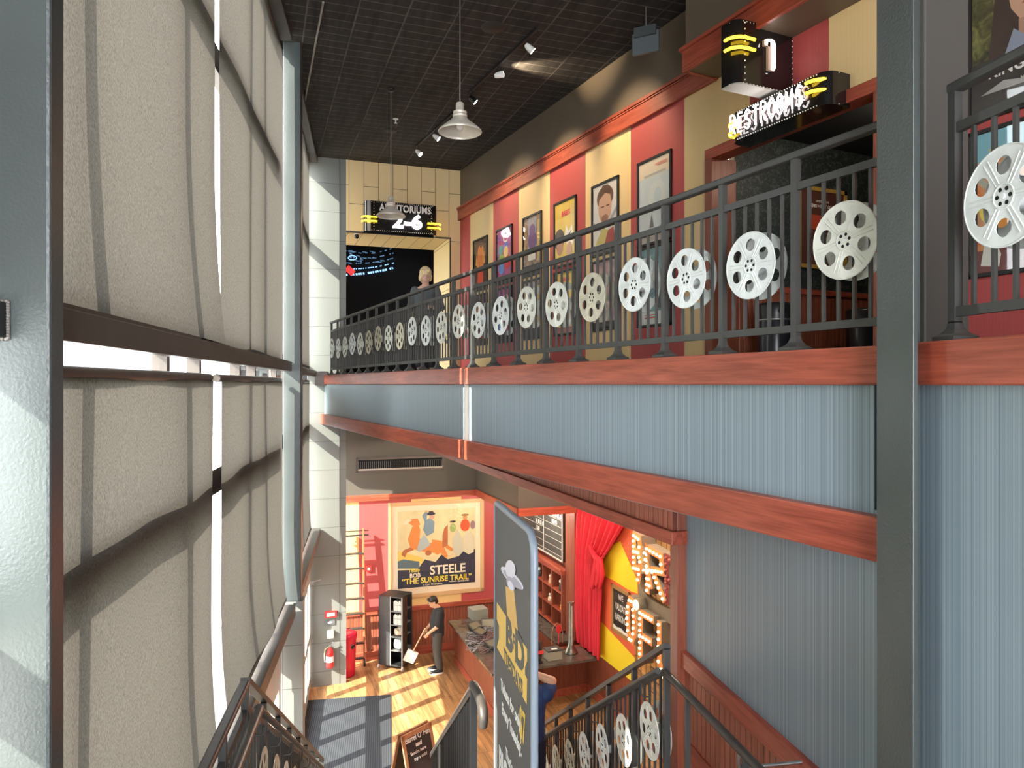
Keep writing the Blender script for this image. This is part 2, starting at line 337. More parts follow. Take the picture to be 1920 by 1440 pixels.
# balcony face: wood curb, blue band, lower wood band
yj=at_x('B',3.05,875)
S('wall_balcony_face',MB().box(3.07,3.12,2.41,15.45,-.85,0),MT['blue'],'B')
tr=MB().box(3.02,3.24,2.33,yj-.012,-.005,.18,bev=.008).box(3.02,3.24,yj+.012,15.6,-.005,.18,bev=.008); S('trim_3',tr,MT[R],'B')
tr=MB().box(3.00,3.10,2.33,yj-.012,-.83,-.62,bev=.008).box(3.00,3.10,yj+.012,15.5,-.83,-.62,bev=.008); S('trim_4',tr,MT[R],'B')
S('trim_5',MB().box(3.025,3.10,yj-.008,yj+.008,-.83,.17),C(.62,.55,.48),'B')
# turned section by the column
S('trim_6',MB().box(3.65,3.85,.2,3.36,-.005,.18,bev=.008),MT[R],'W')
S('wall_blue_near',MB().box(3.695,3.80,-.5,3.40,LAND,-.004),MT['blue'],'W')
S('wall_blue_stair',MB().box(3.695,3.80,3.40,5.78,-2.07,-.60),MT['blue'],'W')
S('wall_wainscot_stair',MB().box(3.685,3.80,3.40,5.78,LAND-.2,-2.07),MT['bead_y'],'W')
S('trim_7',MB().box(3.65,3.80,3.40,5.78,-2.19,-2.065,bev=.008).box(3.67,3.80,3.4,5.78,LAND,LAND+.14),MT[R],'W')
S('trim_8',MB().box(3.62,3.80,5.77,5.92,FLOOR,-.80,bev=.006),MT['red_woodz'],'W')
# wall under the landing, hidden side of the bar
# lower beam with beadboard under the balcony
S('wall_beam_beadboard',MB().box(3.05,3.16,4.95,16.87,-1.14,-.84),MT['bead_y'])
S('trim_9',MB().box(3.01,3.17,4.90,16.87,-1.24,-1.135,bev=.006),MT[R])
# recessed lobby end wall
L2=16.87
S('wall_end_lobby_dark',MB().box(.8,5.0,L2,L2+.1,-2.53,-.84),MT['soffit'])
S('trim_10',MB().box(.8,4.96,L2-.05,L2+.05,-2.67,-2.53,bev=.006),MT['red_woodx'])
xs=[.8,at_y('D',L2,673),at_y('D',L2,771),at_y('D',L2,865),5.49]
mb=MB()
for i in range(4): mb.box(xs[i],xs[i+1],L2,L2+.1,-5.2,-2.6,m=i%2)
S('wall_end_lobby_stripes',mb,[MT['cream_px'],MT['red_px']])
S('wall_end_lobby_wainscot',MB().box(.8,5.49,L2-.01,L2+.1,FLOOR,-5.2),MT['bead_x'])
S('baseboard_end',MB().box(1.78,5.49,L2-.035,L2+.02,FLOOR,FLOOR+.2,bev=.006),MT['red_woodx'])
S('trim_11',MB().box(1.78,5.49,L2-.05,L2+.02,-5.26,-5.16,bev=.006),MT['red_woodx'])
# soffit above the bar
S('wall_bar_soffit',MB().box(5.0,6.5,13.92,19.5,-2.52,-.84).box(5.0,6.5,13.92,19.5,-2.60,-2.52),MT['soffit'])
S('trim_12',MB().box(4.96,5.0,13.88,L2,-2.67,-2.51,bev=.004),MT[R])
S('trim_13',MB().box(4.96,6.5,13.88,13.92,-2.67,-2.51,bev=.004),MT['red_woodx'])
S('wall_bar_back',MB().box(6.48,6.6,14.1,19.5,FLOOR,-2.5).box(5.45,6.6,19.4,19.5,FLOOR,-2.5),MT['red_woodz'])
S('door_1',MB().box(5.49,5.54,L2-.04,L2+.1,FLOOR,-3.9).box(5.54,5.60,17.0,19.4,FLOOR,-2.6,m=1),[MT['red_woodz'],C(.16,.05,.03)])
# sign wall with painted rays
sw=MB().box(6.43,6.6,2.0,14.1,-5.38,-.84)
LX=6.43
def onsign(px,py,dx=0.0): a=at_x('D',LX-dx,px,py); return (LX-dx,a[0],a[1])
for pl in ([(1132,1040),(1150,1020),(1163,1014),(1195,1087),(1196,1112),(1183,1108),(1150,1087),(1133,1079),(1129,1060)],[(1123,1160),(1170,1210),(1195,1238),(1232,1270),(1240,1318),(1184,1277),(1123,1229)]):
    P=[onsign(x,y,.004) for x,y in pl]; sw.poly(P,1)
S('wall_sign',sw,[C(.80,.13,.05),C(.90,.66,.02)])
S('wall_sign_wainscot',MB().box(6.42,6.6,2.0,14.1,FLOOR,-5.38),MT['red_woodz'])
S('baseboard_sign',MB().box(6.38,6.45,2.0,13.6,FLOOR,FLOOR+.17,bev=.005),MT[R])
S('trim_14',MB().box(6.33,6.6,14.12,14.6,-5.4,-2.6,bev=.006),MT['red_woodz'])
S('wall_under_stairs',MB().box(3.7,3.8,-2,5.9,FLOOR,LAND-.2),C(.2,.12,.09),'W')
# ---------- upper corridor wall ----------
XW=5.99
def yc(px): return at_x('B',XW,px)
edges=[15.35]+[yc(p) for p in (882,925,972.6,1031,1098,1182.8,1283.4,1406,1554)]+[3.95,3.1,2.3,1.4,.4,-.8]
mb=MB()
oy0,oy1=4.66,6.90
for i in range(len(edges)-1):
    a,b=edges[i+1],edges[i]; c=i%2
    lo,hi=max(a,oy0),min(b,oy1)
    if hi<=lo: mb.box(XW,XW+.15,a,b,BALC,3.64,m=c)
    else:
        mb.box(XW,XW+.15,lo,hi,2.72,3.64,m=c)
        if a<lo: mb.box(XW,XW+.15,a,lo,BALC,3.64,m=c)
        if b>hi: mb.box(XW,XW+.15,hi,b,BALC,3.64,m=c)
S('wall_corridor_stripes',mb,[MT['red_p'],MT['cream_p']],'B')
S('wall_corridor_upper',MB().box(XW,XW+.15,-.8,15.6,3.64,CEIL),MT['dark_wall'],'B')
S('trim_15',MB().box(XW-.06,XW,6.84,15.25,3.62,3.86,bev=.008).box(XW-.085,XW,6.84,15.25,3.86,3.90).box(XW-.075,XW,6.84,15.25,3.835,3.85),MT[R],'B')
S('wall_bulkhead',MB().box(5.52,XW,-.8,6.84,3.64,CEIL),MT['dark_wall'],'B')
S('trim_16',MB().box(5.48,5.53,-.8,6.86,3.63,3.87,bev=.006).box(5.45,5.53,-.8,6.88,3.87,3.91).box(5.53,XW,6.82,6.858,3.632,3.868),MT[R],'B')
# restroom opening
tr=MB().box(XW-.05,XW+.33,oy1-.02,oy1+.11,BALC,2.72,bev=.006).box(XW-.05,XW+.16,oy0-.11,oy0+.02,BALC,2.72,bev=.006)
S('trim_17',tr,MT['red_woodz'],'B')
S('trim_18',MB().box(XW-.05,XW+.16,oy0-.11,oy1+.11,2.70,2.83,bev=.006),MT[R],'B')
S('wall_restroom_far',MB().box(XW+.32,9.5,oy1,oy1+.1,1.19,3.2),MT['dark_wall'].copy() if False else blotch('dark_leaf_wallpaper',[(.012,.018,.018),(.02,.03,.03),(.012,.018,.018),(.075,.09,.08),(.015,.02,.02)],22),'B')
S('wall_restroom_wainscot',MB().box(XW+.3,9.5,oy1-.012,oy1+.1,BALC,1.19),MT['bead_x'],'B')
S('trim_19',MB().box(XW+.3,9.5,oy1-.04,oy1,1.15,1.22,bev=.005),MT['red_woodx'],'B')
S('wall_restroom_back',MB().box(9.4,9.5,3.5,7,BALC,3.2).box(XW+.15,9.5,3.4,3.5,BALC,3.2).box(XW+.15,9.5,3.4,7,3.1,3.2),MT['void'],'B')
# ---------- window wall ----------
def wbay(fr,y0,y1,n,verts,z0=-3.0):
    m=MB()
    for y in verts: m.box(-.20,-.10,y-.035,y+.035,z0,4.6)
    for z in (2.93,.33,-.87): m.box(-.20,-.10,y0,y1,z-.11,z+.11)
    m.box(-.24,-.06,y0,y1,4.5,4.75)
    f=S('window_%d'%n,m,MT['bronze'],fr)
    MB().box(-.155,-.15,y0,y1,z0,4.55).build('window_glass',MT['glass'],parent=f)
    return f
def sy(px): return at_x('W',.02,px)
w1=wbay('W',-6.0,10.55,1,[sy(173)-.1,sy(357)-.1,(sy(404)+sy(417))/2-.11,sy(476)-.1,sy(502)-.1,sy(173)-2.2,sy(173)-4,-2.5])
w2=wbay('V',.0,5.25,2,[.2,1.7,3.1])
S('trim_20',MB().box(-.2,.16,-6,10.6,4.60,CEIL),MT['bronze'],'W'); S('trim_21',MB().box(-.2,.14,.3,5.3,4.60,CEIL),MT['bronze'],'V')
S('window_3',MB().box(-.32,.17,3.3,10.75,-3.14,-3.0,bev=.01).box(.16,.185,3.3,10.75,-3.16,-2.985),MT['bronze'],'W')
S('window_4',MB().box(-.3,.2,.3,5.25,-3.15,-3.0,bev=.01),MT['bronze'],'V')
S('trim_22',MB().box(.02,.12,3.2,11.1,.175,.31,bev=.006),MT['bronze'],'W')
S('trim_23',MB().box(.02,.12,.2,5.5,.155,.27,bev=.006).box(.1,.34,5.05,5.35,-.03,.26),MT['bronze'],'V')
# storefront below the sill
def storefront(fr,y0,y1,n,ys,head=-4.05):
    m=MB().box(-.10,.0,y0,y1,head,-3.16)
    for y in ys: m.box(-.10,.0,y-.08,y+.08,FLOOR,head)
    m.box(-.1,0,y0,y1,FLOOR,FLOOR+.28)
    m.box(-.1,0,y0,y1,-5.28,-5.14)
    f=S('window_%d'%n,m,C(.42,.42,.40,.4),fr)
    MB().box(-.055,-.045,y0,y1,FLOOR+.1,head).build('window_glass',MT['glass'],parent=f)
storefront('W',5.9,10.7,5,[6.0,7.2,8.4,9.6,10.6])
storefront('V',.55,5.2,6,[.6,1.55,2.5,3.45,4.4,5.1])
S('wall_window_low',MB().box(-.3,0,-6,5.9,FLOOR,-3.0),MT['grey_tile'],'W')
S('added_canopy',MB().box(-.75,-.16,5.9,16,-3.35,-3.2),MT['bronze'],'W')  # unseen canopy outside, added to cut the sun reaching the lobby
# steel columns and the clad pier
def hcol(mb,x0,x1,y0,y1,z0,z1,t=.02):
    mb.box(x0,x1,y0,y0+t,z0,z1,bev=.004).box(x0,x1,y1-t,y1,z0,z1,bev=.004).box((x0+x1)/2-.01,(x0+x1)/2+.01,y0+t,y1-t,z0,z1)
    return mb
c1=MB().box(-.12,.243,3.19,3.31,LAND,CEIL,bev=.012); c1=c1.build('steel_column',MT['steel'],fr='W',loc=(0,0,0),label='large grey painted steel column close at the left edge, beside the shades',cat='column')
c2=MB().box(-.0,.24,10.88,11.1,-3.0,CEIL,bev=.012).build('steel_column',MT['steel'],fr='W',loc=(0,0,0),label='grey steel column further along the window wall, standing on the sill end',cat='column')
q0,q1=at_x('W',3.565,1712),at_x('W',3.565,1643)
c3=MB().box(3.565,3.59,q0,q1,LAND,CEIL,bev=.005).box(3.59,3.66,q0+.10,q0+.12,LAND,CEIL).box(3.66,3.685,max(q0+.05,at_x('W',3.67,1719)),q1+.03,LAND,CEIL).build('steel_column',MT['steel'],fr='W',loc=(0,0,0),label='tall grey-green steel column in front of the balcony face at right',cat='column')
c4=MB().box(4.19,4.46,3.83,4.1,BALC,CEIL,bev=.01).build('boxed_column',C(.085,.08,.074,.5),fr='W',loc=(0,0,0),label='brown-grey boxed column behind the railing, right of the tall steel column',cat='column')
px0=at_y('W',10.86,518); px1=at_y('W',10.86,567.5)
S('wall_pier',MB().box(px0,px1,10.86,11.15,FLOOR,-3.0),MT['grey_tile'],'W')
# welded tube stub on the near column
a=at_y('W',3.19,0,600); b=at_y('W',3.19,13,600); dz=3.0/F_PX
mb=MB().box(a[0]-.05,b[0],3.10,3.19,at_y('W',3.19,5,632)[1],at_y('W',3.19,5,566)[1],bev=.004)
zt,zb=at_y('W',3.19,5,566)[1],at_y('W',3.19,5,632)[1]
stub=mb.build('tube_stub',MT['matte_black'],fr='W',loc=(0,0,0),label='black square steel tube stub welded to the near column at the left edge',cat='bracket')
wd=MB()
for k in range(14): wd.sphere((b[0]+.006,3.186,zb+(zt-zb)*k/13),.008,n=8)
for k in range(6): wd.sphere((b[0]-.012*k,3.186,zt+.004),.008,n=8).sphere((b[0]-.012*k,3.186,zb-.004),.008,n=8)
wd.build('weld_bead',C(.16,.15,.14,.35),parent=stub)
# ---------- roller shades ----------
def shade(fr,y0,y1,z0,z1,label,curl=0,curl_side=0,lx=.0,seed=0):
    rnd=random.Random(seed); ny,nz=26,34; vs=[]
    ph=[rnd.uniform(0,6) for _ in range(6)]
    for j in range(nz+1):
        z=z0+(z1-z0)*j/nz; t=1-j/nz
        for i in range(ny+1):
            s=i/ny; y=y0+(y1-y0)*s
            x=lx+.010*math.sin(7*s+ph[0]+1.3*t)+.007*math.sin(15*s+ph[1]-2*t)+.012*t*math.sin(9*s+ph[2])
            if curl: x+=curl*max(0,(t-.62)/.38)**2*(.45+.55*s if curl_side>0 else 1)
            vs.append((x,y,z))
    fs=[(j*(ny+1)+i,j*(ny+1)+i+1,(j+1)*(ny+1)+i+1,(j+1)*(ny+1)+i) for j in range(nz) for i in range(ny)]
    r=thing('roller_shade',label,'shade',fr,(lx,(y0+y1)/2,z0),group='roller shades on the window wall')
    off=Vector((lx,(y0+y1)/2,z0))
    MB().add([Vector(v)-off for v in vs],fs,smooth=True).build('shade_cloth',MT['shade'],parent=r)
    h=(y1-y0)/2
    MB().tube([(-.03,-h,z1-z0+.02),(-.03,h,z1-z0+.02)],.035,10).build('roller_tube',MT['bronze'],parent=r)
    MB().box(-.012+curl*.8,.012+curl*.8,-h,h,-.02,.012).build('hem_bar',MT['bronze'],parent=r)
    return r
ya,yb,yc1,yd=sy(55),sy(404),sy(417),sy(531)
shade('W',3.315,yb,.325,4.55,'wide beige roller shade above the transom, nearest the left steel column',.09,1,seed=1)
shade('W',yc1,yd,.325,4.55,'narrow beige roller shade above the transom, next to the far window column',.0,0,seed=2)
shade('W',ya,yb,-2.93,.03,'wide beige roller shade below the transom, nearest the left steel column',.05,0,seed=3)
shade('W',yc1,yd,-2.93,.03,'narrow beige roller shade below the transom, next to the far window column',.07,0,seed=4)
shade('W',-5.5,3.185,.325,4.55,'beige roller shade above the transom in the bay behind the near column',0,seed=8)
shade('W',-5.5,2.75,-2.93,.03,'beige roller shade below the transom in the bay behind the near column',0,seed=9)
shade('V',.35,4.93,.30,4.55,'edge-on beige roller shade above the transom, past the far window column',.0,seed=5)
shade('V',.35,4.93,-2.93,.03,'edge-on beige roller shade below the transom, past the far window column',.04,seed=6)
# hedge outside
hd=MB(); rr=random.Random(4)
for k in range(70): hd.sphere((-16+rr.uniform(-1.2,1.2),-6+rr.uniform(0,34),FLOOR+1+rr.uniform(0,5.8)),rr.uniform(.8,1.6),n=10)
hd.build('hedge',mat('leaf_green',(.16,.26,.05),.8,0,.6,8,.4,2),fr='W',loc=(0,0,0),label='green trees seen through the gap under the window transom',cat='trees',kind='stuff')
# ======================= RAILINGS AND REELS =======================
def make_reel(m,label,Rr=.19):
    r=thing('film_reel',label,'film reel')
    # local: disc axis = x, front faces -x
    Mx=basis((0,0,0),(0,-1,0),(0,0,1))     # local z of the plate -> -x
    def plate(z0,z1,det=True):
        mb=MB()
        hol=[circ(.118*math.cos(a),.118*math.sin(a),.036,14) for a in [math.pi/6+i*math.pi/3 for i in range(6)]]
        small=[circ(.030*math.cos(a),.030*math.sin(a),.0085,7) for a in [i*math.pi/3 for i in range(6)]] if det else []
        mb.holes(circ(0,0,Rr,40),hol+small,z0,z1,0,Mx)
        # rolled rim
        mb.tube([(Rr*math.cos(a),Rr*math.sin(a),(z0+z1)/2) for a in [2*math.pi*i/40 for i in range(41)]],.0042,6,0,Mx,cap=False)
        if det:
            for i in range(6):       # pressed ribs between the holes
                a=i*math.pi/3; 
                for o in (-.0075,.0075):
                    ca,sa=math.cos(a),math.sin(a)
                    mb.tube([(.052*ca-o*sa,.052*sa+o*ca,z1),(.165*ca-o*1.5*sa,.165*sa+o*1.5*ca,z1)],.0035,6,0,Mx)
            mb.tube([(.047*math.cos(a),.047*math.sin(a),z1) for a in [2*math.pi*i/24 for i in range(25)]],.004,6,0,Mx,cap=False)
            mb.tube([(0,0,z1-.002),(0,0,z1+.009)],.011,12,0,Mx)
        return mb
    plate(.052,.055).build('front_flange',m,parent=r)
    plate(-.038,-.035,False).build('rear_flange',m,parent=r)
    MB().tube([(0,0,-.036),(0,0,.053)],.05,20,0,Mx).build('hub',m,parent=r)
    hh=MB()
    for i in range(6): a=i*math.pi/3; hh.tube([(.030*math.cos(a),.030*math.sin(a),.054),(.030*math.cos(a),.030*math.sin(a),.0562)],.0085,8,0,Mx)
    hh.build('hub_hole_shade',MT['void'],parent=r)  # dark discs stand in for the shade inside the hub holes
    return r
def bake_shoe():
    mb=MB()
    prof=[(.019,.075),(.022,.06),(.028,.045),(.042,.028),(.060,.018),(.060,.0)]
    n=4; 
    vs=[(w*sx,w*sy,z) for w,z in prof for sx,sy in ((-1,-1),(1,-1),(1,1),(-1,1))]
    fs=[(i*4+j,(i+1)*4+j,(i+1)*4+(j+1)%4,i*4+(j+1)%4) for i in range(len(prof)-1) for j in range(4)]
    mb.add(vs,fs,0); mb.box(-.019,.019,-.019,.019,.07,.08); return mb
def railing(label,fr,lx,ys,zb,ybeg,yend,nb=5,stop=100,foot=True,end_post=False):
    """level guard rail along local y; ys = post positions"""
    t=thing('guard_railing',label,'railing',fr,(lx,ys[0],zb)); y0=ys[0]
    a,b=ybeg-y0,yend-y0
    MB().box(-.03,.03,a,b,1.035,1.075,bev=.01).build('top_rail',MT['railing'],parent=t)
    MB().box(-.013,.013,a,b,.865,.905).build('upper_rail',MT['railing'],parent=t)
    MB().box(-.015,.015,a,b,.10,.14).build('bottom_rail',MT['railing'],parent=t)
    pm=None; sm=None
    for y in ys:
        if pm is None:
            p=MB().box(-.019,.019,-.019,.019,.0,1.04).build('post',MT['railing'],parent=t); pm=p
            q=bake_shoe().build('base_shoe',MT['railing'],parent=p); sm=q
        else:
            p=pm.copy(); COL.objects.link(p); q=sm.copy(); COL.objects.link(q); q.parent=p
        p.location=(0,y-y0,0)
    ally=sorted(set([ybeg]+list(ys)+[yend]))
    bal=[]
    for i in range(len(ally)-1):
        g=ally[i+1]-ally[i]
        k=nb if g>.4 else max(1,int(g/.1))
        for j in range(1,k+1):
            if g>.15: bal.append(ally[i]+g*j/(k+1)-y0)
    bm_=None
    for y in bal[:stop]:
        if bm_ is None: q=MB().box(-.008,.008,-.008,.008,.13,.875).build('baluster',MT['railing'],parent=t); bm_=q
        else: q=bm_.copy(); COL.objects.link(q)
        q.location=(0,y,0)
    if bal[stop:]:
        m=MB()
        for y in bal[stop:]: m.box(-.008,.008,y-.008,y+.008,.13,.875)
        m.build('balusters',MT['railing'],parent=t,kind='stuff')
    return t
RX=3.10
posts=[2.92+.571*i for i in range(22)]
railing('long black steel guard railing on the wooden balcony curb, hung with film reels','B',RX,posts,.18,2.36,14.95)
rl=at_x('W',3.74,1791)
railing('short black steel guard railing at the far right, past the tall steel column','W',3.74,[rl,rl-.6,rl-1.2],.18,rl-1.25,rl+.02)
base_a=make_reel(MT['reel_c'],'x'); base_b=make_reel(MT['reel'],'x'); base_c=make_reel(MT['reel_b'],'x')
bases=[base_a,base_b,base_c]; used=[False]*3
def put_reel(k,fr,loc,label,group,tilt=0,spin=0):
    if not used[k]:
        used[k]=True; o=bases[k]; place(o,fr,loc); o['label']=label
    else: o=tree_copy(bases[k],fr,loc,label=label)
    o['group']=group; o.rotation_euler[0]=spin
    return o
kinds=[1,0,0,0,2,1,1,0,0,1,1,0,0,2,1,2,2,1,0,1,0,0]
GB='film reels along the balcony railing'
cxs=[2.56]+[ (posts[i]+posts[i+1])/2 for i in range(21)]
cz=[.707,.66,.655,.66,.60,.66,.62,.66,.60,.66,.62,.64,.66,.64,.63,.62,.60,.63,.62,.61,.60,.60]
spr=random.Random(3)
desc=['nearest the tall steel column','next left of the reel nearest the column']
for i,y in enumerate(cxs):
    lab=('film reel on the balcony railing, '+(desc[i] if i<2 else ORD[i]+' going left from the tall steel column'))
    pass
    put_reel(kinds[i],'B',(RX,y,.18+.50+(.03 if i%3==0 else 0)),lab,GB,spin=spr.uniform(-.4,.4))
p=at_x('W',3.70,1888,367)
put_reel(0,'W',(3.74,p[0],p[1]),'large pale film reel on the short railing at the right edge of the photo','film reel on the short railing')
# ---------- stair guards (frame W), slope .594 ----------
SL=.594
def stair_guard(label,lx,side,y0,ylen,hand=True,guard=True):
    t=thing('stair_railing',label,'railing','W',(lx,y0,LAND))
    def zz(y): return -SL*max(0,y-.0)
    n=int(ylen/.62)
    e=ylen
    MB().bar((0,0,1.07),(0,e,1.07-SL*e),.055,.035).build('top_rail',MT['railing'],parent=t)
    MB().bar((0,0,.90),(0,e,.90-SL*e),.03,.035).build('upper_rail',MT['railing'],parent=t)
    MB().bar((0,0,.12),(0,e,.12-SL*e),.03,.035).build('bottom_rail',MT['railing'],parent=t)
    for i in range(n+1):
        y=i*e/n; z=-SL*y
        MB().box(-.02,.02,-.02,.02,-.05,1.05).build('post',MT['railing'],parent=t,loc=(0,y,z))
        if i<n:
            for j in range(1,6):
                yy=y+e/n*j/6; MB().box(-.008,.008,-.008,.008,.12,.90).build('baluster',MT['railing'],parent=t,loc=(0,yy,-SL*yy))
    if hand:
        hx=-side*.075
        h=MB().tube([(hx,-.03,.915),(hx,e,.89-SL*e)],.022,10); h.build('handrail',MT['railing'],parent=t)
        for i in range(n):
            y=(i+.45)*e/n; z=-SL*y
            MB().tube([(hx,y,.885+z),(hx,y,.80+z),(hx+side*.02,y,.775+z),(0,y,.77+z)],.007,6).build('handrail_bracket',MT['railing'],parent=t)
    return t
GR,GL=3.30,.555
stair_guard('black stair railing with film reels going down the right side of the stairs',GR,1,5.185,5.3)
stair_guard('black stair railing going down the left side of the stairs, by the window sill',GL,-1,5.06,5.5)
# landing guards (level)
def landing_guard(label,lx,y1,side,h=1.07):
    t=thing('landing_railing',label,'railing','W',(lx,y1,LAND)); 
    if side<0:
        MB().box(-.03,.03,-3.0,0,1.03,1.075,bev=.012).build('top_rail',MT['handrail'],parent=t)
        MB().box(-.015,.015,-3.0,0,.86,.90).build('upper_rail',MT['railing'],parent=t)
        for i in range(3): MB().box(-.02,.02,-.02,.02,0,1.04).build('post',MT['railing'],parent=t,loc=(0,-.62*(i+1),0))
        for i in range(17): MB().box(-.008,.008,-.008,.008,0.1,.87).build('baluster',MT['railing'],parent=t,loc=(0,-.103*(i+1),0))
        hx=.085
        MB().tube([(hx,-3.0,.90),(hx,-.02,.90)],.031,12).build('handrail',MT['handrail'],parent=t)
        for i in range(3): MB().tube([(hx,-.5-.62*i,.88),(hx,-.5-.62*i,.82),(0,-.5-.62*i,.81)],.008,6).build('handrail_bracket',MT['railing'],parent=t)
    else:
        MB().tube([(-.02,-3.0,.90),(-.02,.0,.90)],.025,12).build('handrail',MT['handrail'],parent=t)
        for y in (-.33,-1.1,-1.9): MB().box(-.015,.015,-.015,.015,0,.88).build('post',MT['railing'],parent=t,loc=(0,y,0))
        MB().tube([(-.02,-1.06,.87),(-.02,-1.06,.80),(.1,-1.06,.79),(.36,-1.06,.79)],.010,8).build('handrail_bracket',MT['metal'],parent=t)
    return t
landing_guard('dark railing along the landing edge, bottom left beside the shades',GL,5.06,-1)
landing_guard('dark handrail along the landing beside the red wainscot at lower right',GR,5.16,1)
# reels on the stair guard
GS='film reels down the right stair railing'; ys=[at_x('W',GR-.05,px) for px in (1218.5,1170,1131,1096,1067,1042)]
yy=[5.185+.3+.5*i*1.0 for i in range(7)]
y_0,z_0=at_x('W',GR-.05,1218.5,1370); y_1,z_1=at_x('W',GR-.05,1169.9,1388)
for i in range(9):
    y=y_0+(y_1-y_0)*i; z=LAND-SL*(y-5.185)+.52
    if i==0: off=z_0-z
    put_reel([1,1,0,0,2,2,1,0,1][i],'W',(GR,y,z+off*.6),'pale film reel on the right stair railing, '+('topmost' if i==0 else ORD[i]+' from the top'),GS,spin=spr.uniform(-.5,.5))
GS2='film reels down the left stair railing'
for i in range(5):
    y=5.5+.55*i; put_reel([2,2,1,2,2][i],'W',(GL,y,LAND-SL*(y-5.06)+.50),'brownish film reel on the left stair railing, '+('topmost' if i==0 else ORD[i]+' from the top'),GS2,spin=spr.uniform(-.5,.5))
# middle handrail with curled end
t=thing('centre_stair_railing','black centre stair railing with a thick curled handrail end','railing','W',(1.965,5.18,LAND))
e=4.6
MB().bar((0,0,.86),(0,e,.86-SL*e),.03,.035).build('upper_rail',MT['railing'],parent=t)
MB().bar((0,0,.12),(0,e,.12-SL*e),.03,.03).build('bottom_rail',MT['railing'],parent=t)
MB().box(-.022,.022,-.022,.022,-.02,.88).build('post',MT['railing'],parent=t)
MB().tube([(0,.05,.875),(0,-.03,.90),(.012,-.13,.90),(.02,-.24,.89),(.022,-.30,.86),(.022,-.33,.81),(.02,-.32,.77)],[.03,.032,.032,.032,.032,.03,.028],12).build('handrail_end',MT['handrail'],parent=t)
MB().tube([(0,.04,.885),(0,e,.895-SL*e)],.014,10).build('handrail',MT['metal'],parent=t)
for i in range(1,26):
    y=i*e/26
    MB().box(-.01,.01,-.01,.01,.12,.86).build('baluster',MT['railing'],parent=t,loc=(0,y,-SL*y))
# ======================= LAMPS AND CEILING FITTINGS =======================
def pendant(label,X,Y,z,first=None):
    if first: return tree_copy(first,'B',(X,Y,z),label=label)
    t=thing('pendant_lamp',label,'lamp','B',(X,Y,z),group='pendant lamps under the black ceiling')
    prof=[(.232,0),(.236,.006),(.222,.025),(.165,.075),(.11,.115),(.078,.150),(.07,.165)]
    mb=MB().lathe(prof,32); mb.lathe([(r-.004,zz-.003) for r,zz in prof],32); mb.build('lamp_shade',MT['lamp'],parent=t)
    nk=MB().lathe([(.070,.160),(.078,.168),(.078,.182),(.066,.19),(.066,.20),(.074,.206),(.074,.218),(.06,.228),(.045,.236),(.045,.30),(.036,.315),(.012,.325),(.0,.326)],24); nk.build('lamp_neck',MT['lamp'],parent=t)
    MB().tube([(0,0,.31),(0,0,CEIL-z)],.006,6).build('cord',MT['metal'],parent=t)
    MB().sphere((0,0,.06),.04,n=12).build('bulb',C(.9,.85,.8),parent=t)
    MB().lathe([(.0,CEIL-z-.03),(.05,CEIL-z-.03),(.06,CEIL-z)],16).build('canopy',MT['matte_black'],parent=t)
    return t
def onplane_d(px,py,d): 
    t_=(px-960)/F_PX; r=t_*d; return (r*CN+d*SN, -r*SN+d*CN, (HZ-py)/F_PX*d)
p1=pendant('nearer white metal pendant lamp hanging from the black ceiling',*onplane_d(862.5,247,7.85))
x,y,z=onplane_d(733,405,11.75); pendant('farther pendant lamp hanging in front of the sign over the far opening',x,y,z-.0,first=p1)
# the farther cord must end at the ceiling as well (same height lamps)
def onceil(px,py):
    d=CEIL*F_PX/(HZ-py); return onplane_d(px,py,d)
def track(label,pa,pb,heads):
    a,b=Vector(onceil(*pa)),Vector(onceil(*pb)); a.z=b.z=CEIL
    t=thing('track_light',label,'track light','B',tuple(a)); 
    d=b-a
    MB().bar((0,0,-.02),(d.x,d.y,-.02),.035,.035).build('track',MT['matte_black'],parent=t)
    for (px,py,aim,fc,pw) in heads:
        s=(py-pa[1])/(pb[1]-pa[1]); h=Vector(onceil(px,py))-a
        f=max(0,min(1,h.dot(d)/d.length_squared)); q=d*f
        hz=-.17
        hd=MB(); A=Vector(aim).normalized(); c=Vector((q.x,q.y,hz))
        hd.tube([c-A*.06,c-A*.03,c+A*.07],[.025,.04,.052],14)
        o=hd.build('lamp_head',MT['black'] if not fc else MT['white'],parent=t)
        MB().tube([c+A*.071,c+A*.074],.045,14).build('lens',MT['spot_face'] if pw else C(.6,.6,.55),parent=o)
        MB().bar((q.x,q.y,-.03),(q.x,q.y,hz+.03),.015,.015).build('stem',MT['matte_black'],parent=o)
        if pw:
            ld=bpy.data.lights.new('spot','SPOT'); ld.energy=pw; ld.color=(1,.78,.5); ld.spot_size=math.radians(62); ld.spot_blend=.8; ld.shadow_soft_size=.05
            lo=bpy.data.objects.new('spot',ld); COL.objects.link(lo); lo.parent=t; lo.location=c+A*.10; lo.rotation_euler=(-A).to_track_quat('Z','Y').to_euler()
    return t
track('near black track light with three lamp heads on the ceiling',(1007,50),(880,170),[(998,66,(.75,-.15,-.6),1,100),(933,118,(.8,-.2,.25),1,70),(886,165,(.7,-.2,-.65),0,120)])
track('far black track light with two lamp heads, above the far pendant lamp',(850,208),(780,272),[(816,238,(.7,-.3,-.6),1,60),(783,268,(.5,-.5,-.7),1,60)])
# conduit
a=Vector(onceil(606,0)); b=Vector(onceil(572,185)); a.z=b.z=CEIL-.02
MB().tube([(0,0,0),tuple(b-a)],.014,8).build('conduit_pipe',C(.34,.33,.30),fr='B',loc=tuple(a),label='thin pale conduit pipe running along the ceiling above the shades',cat='pipe')
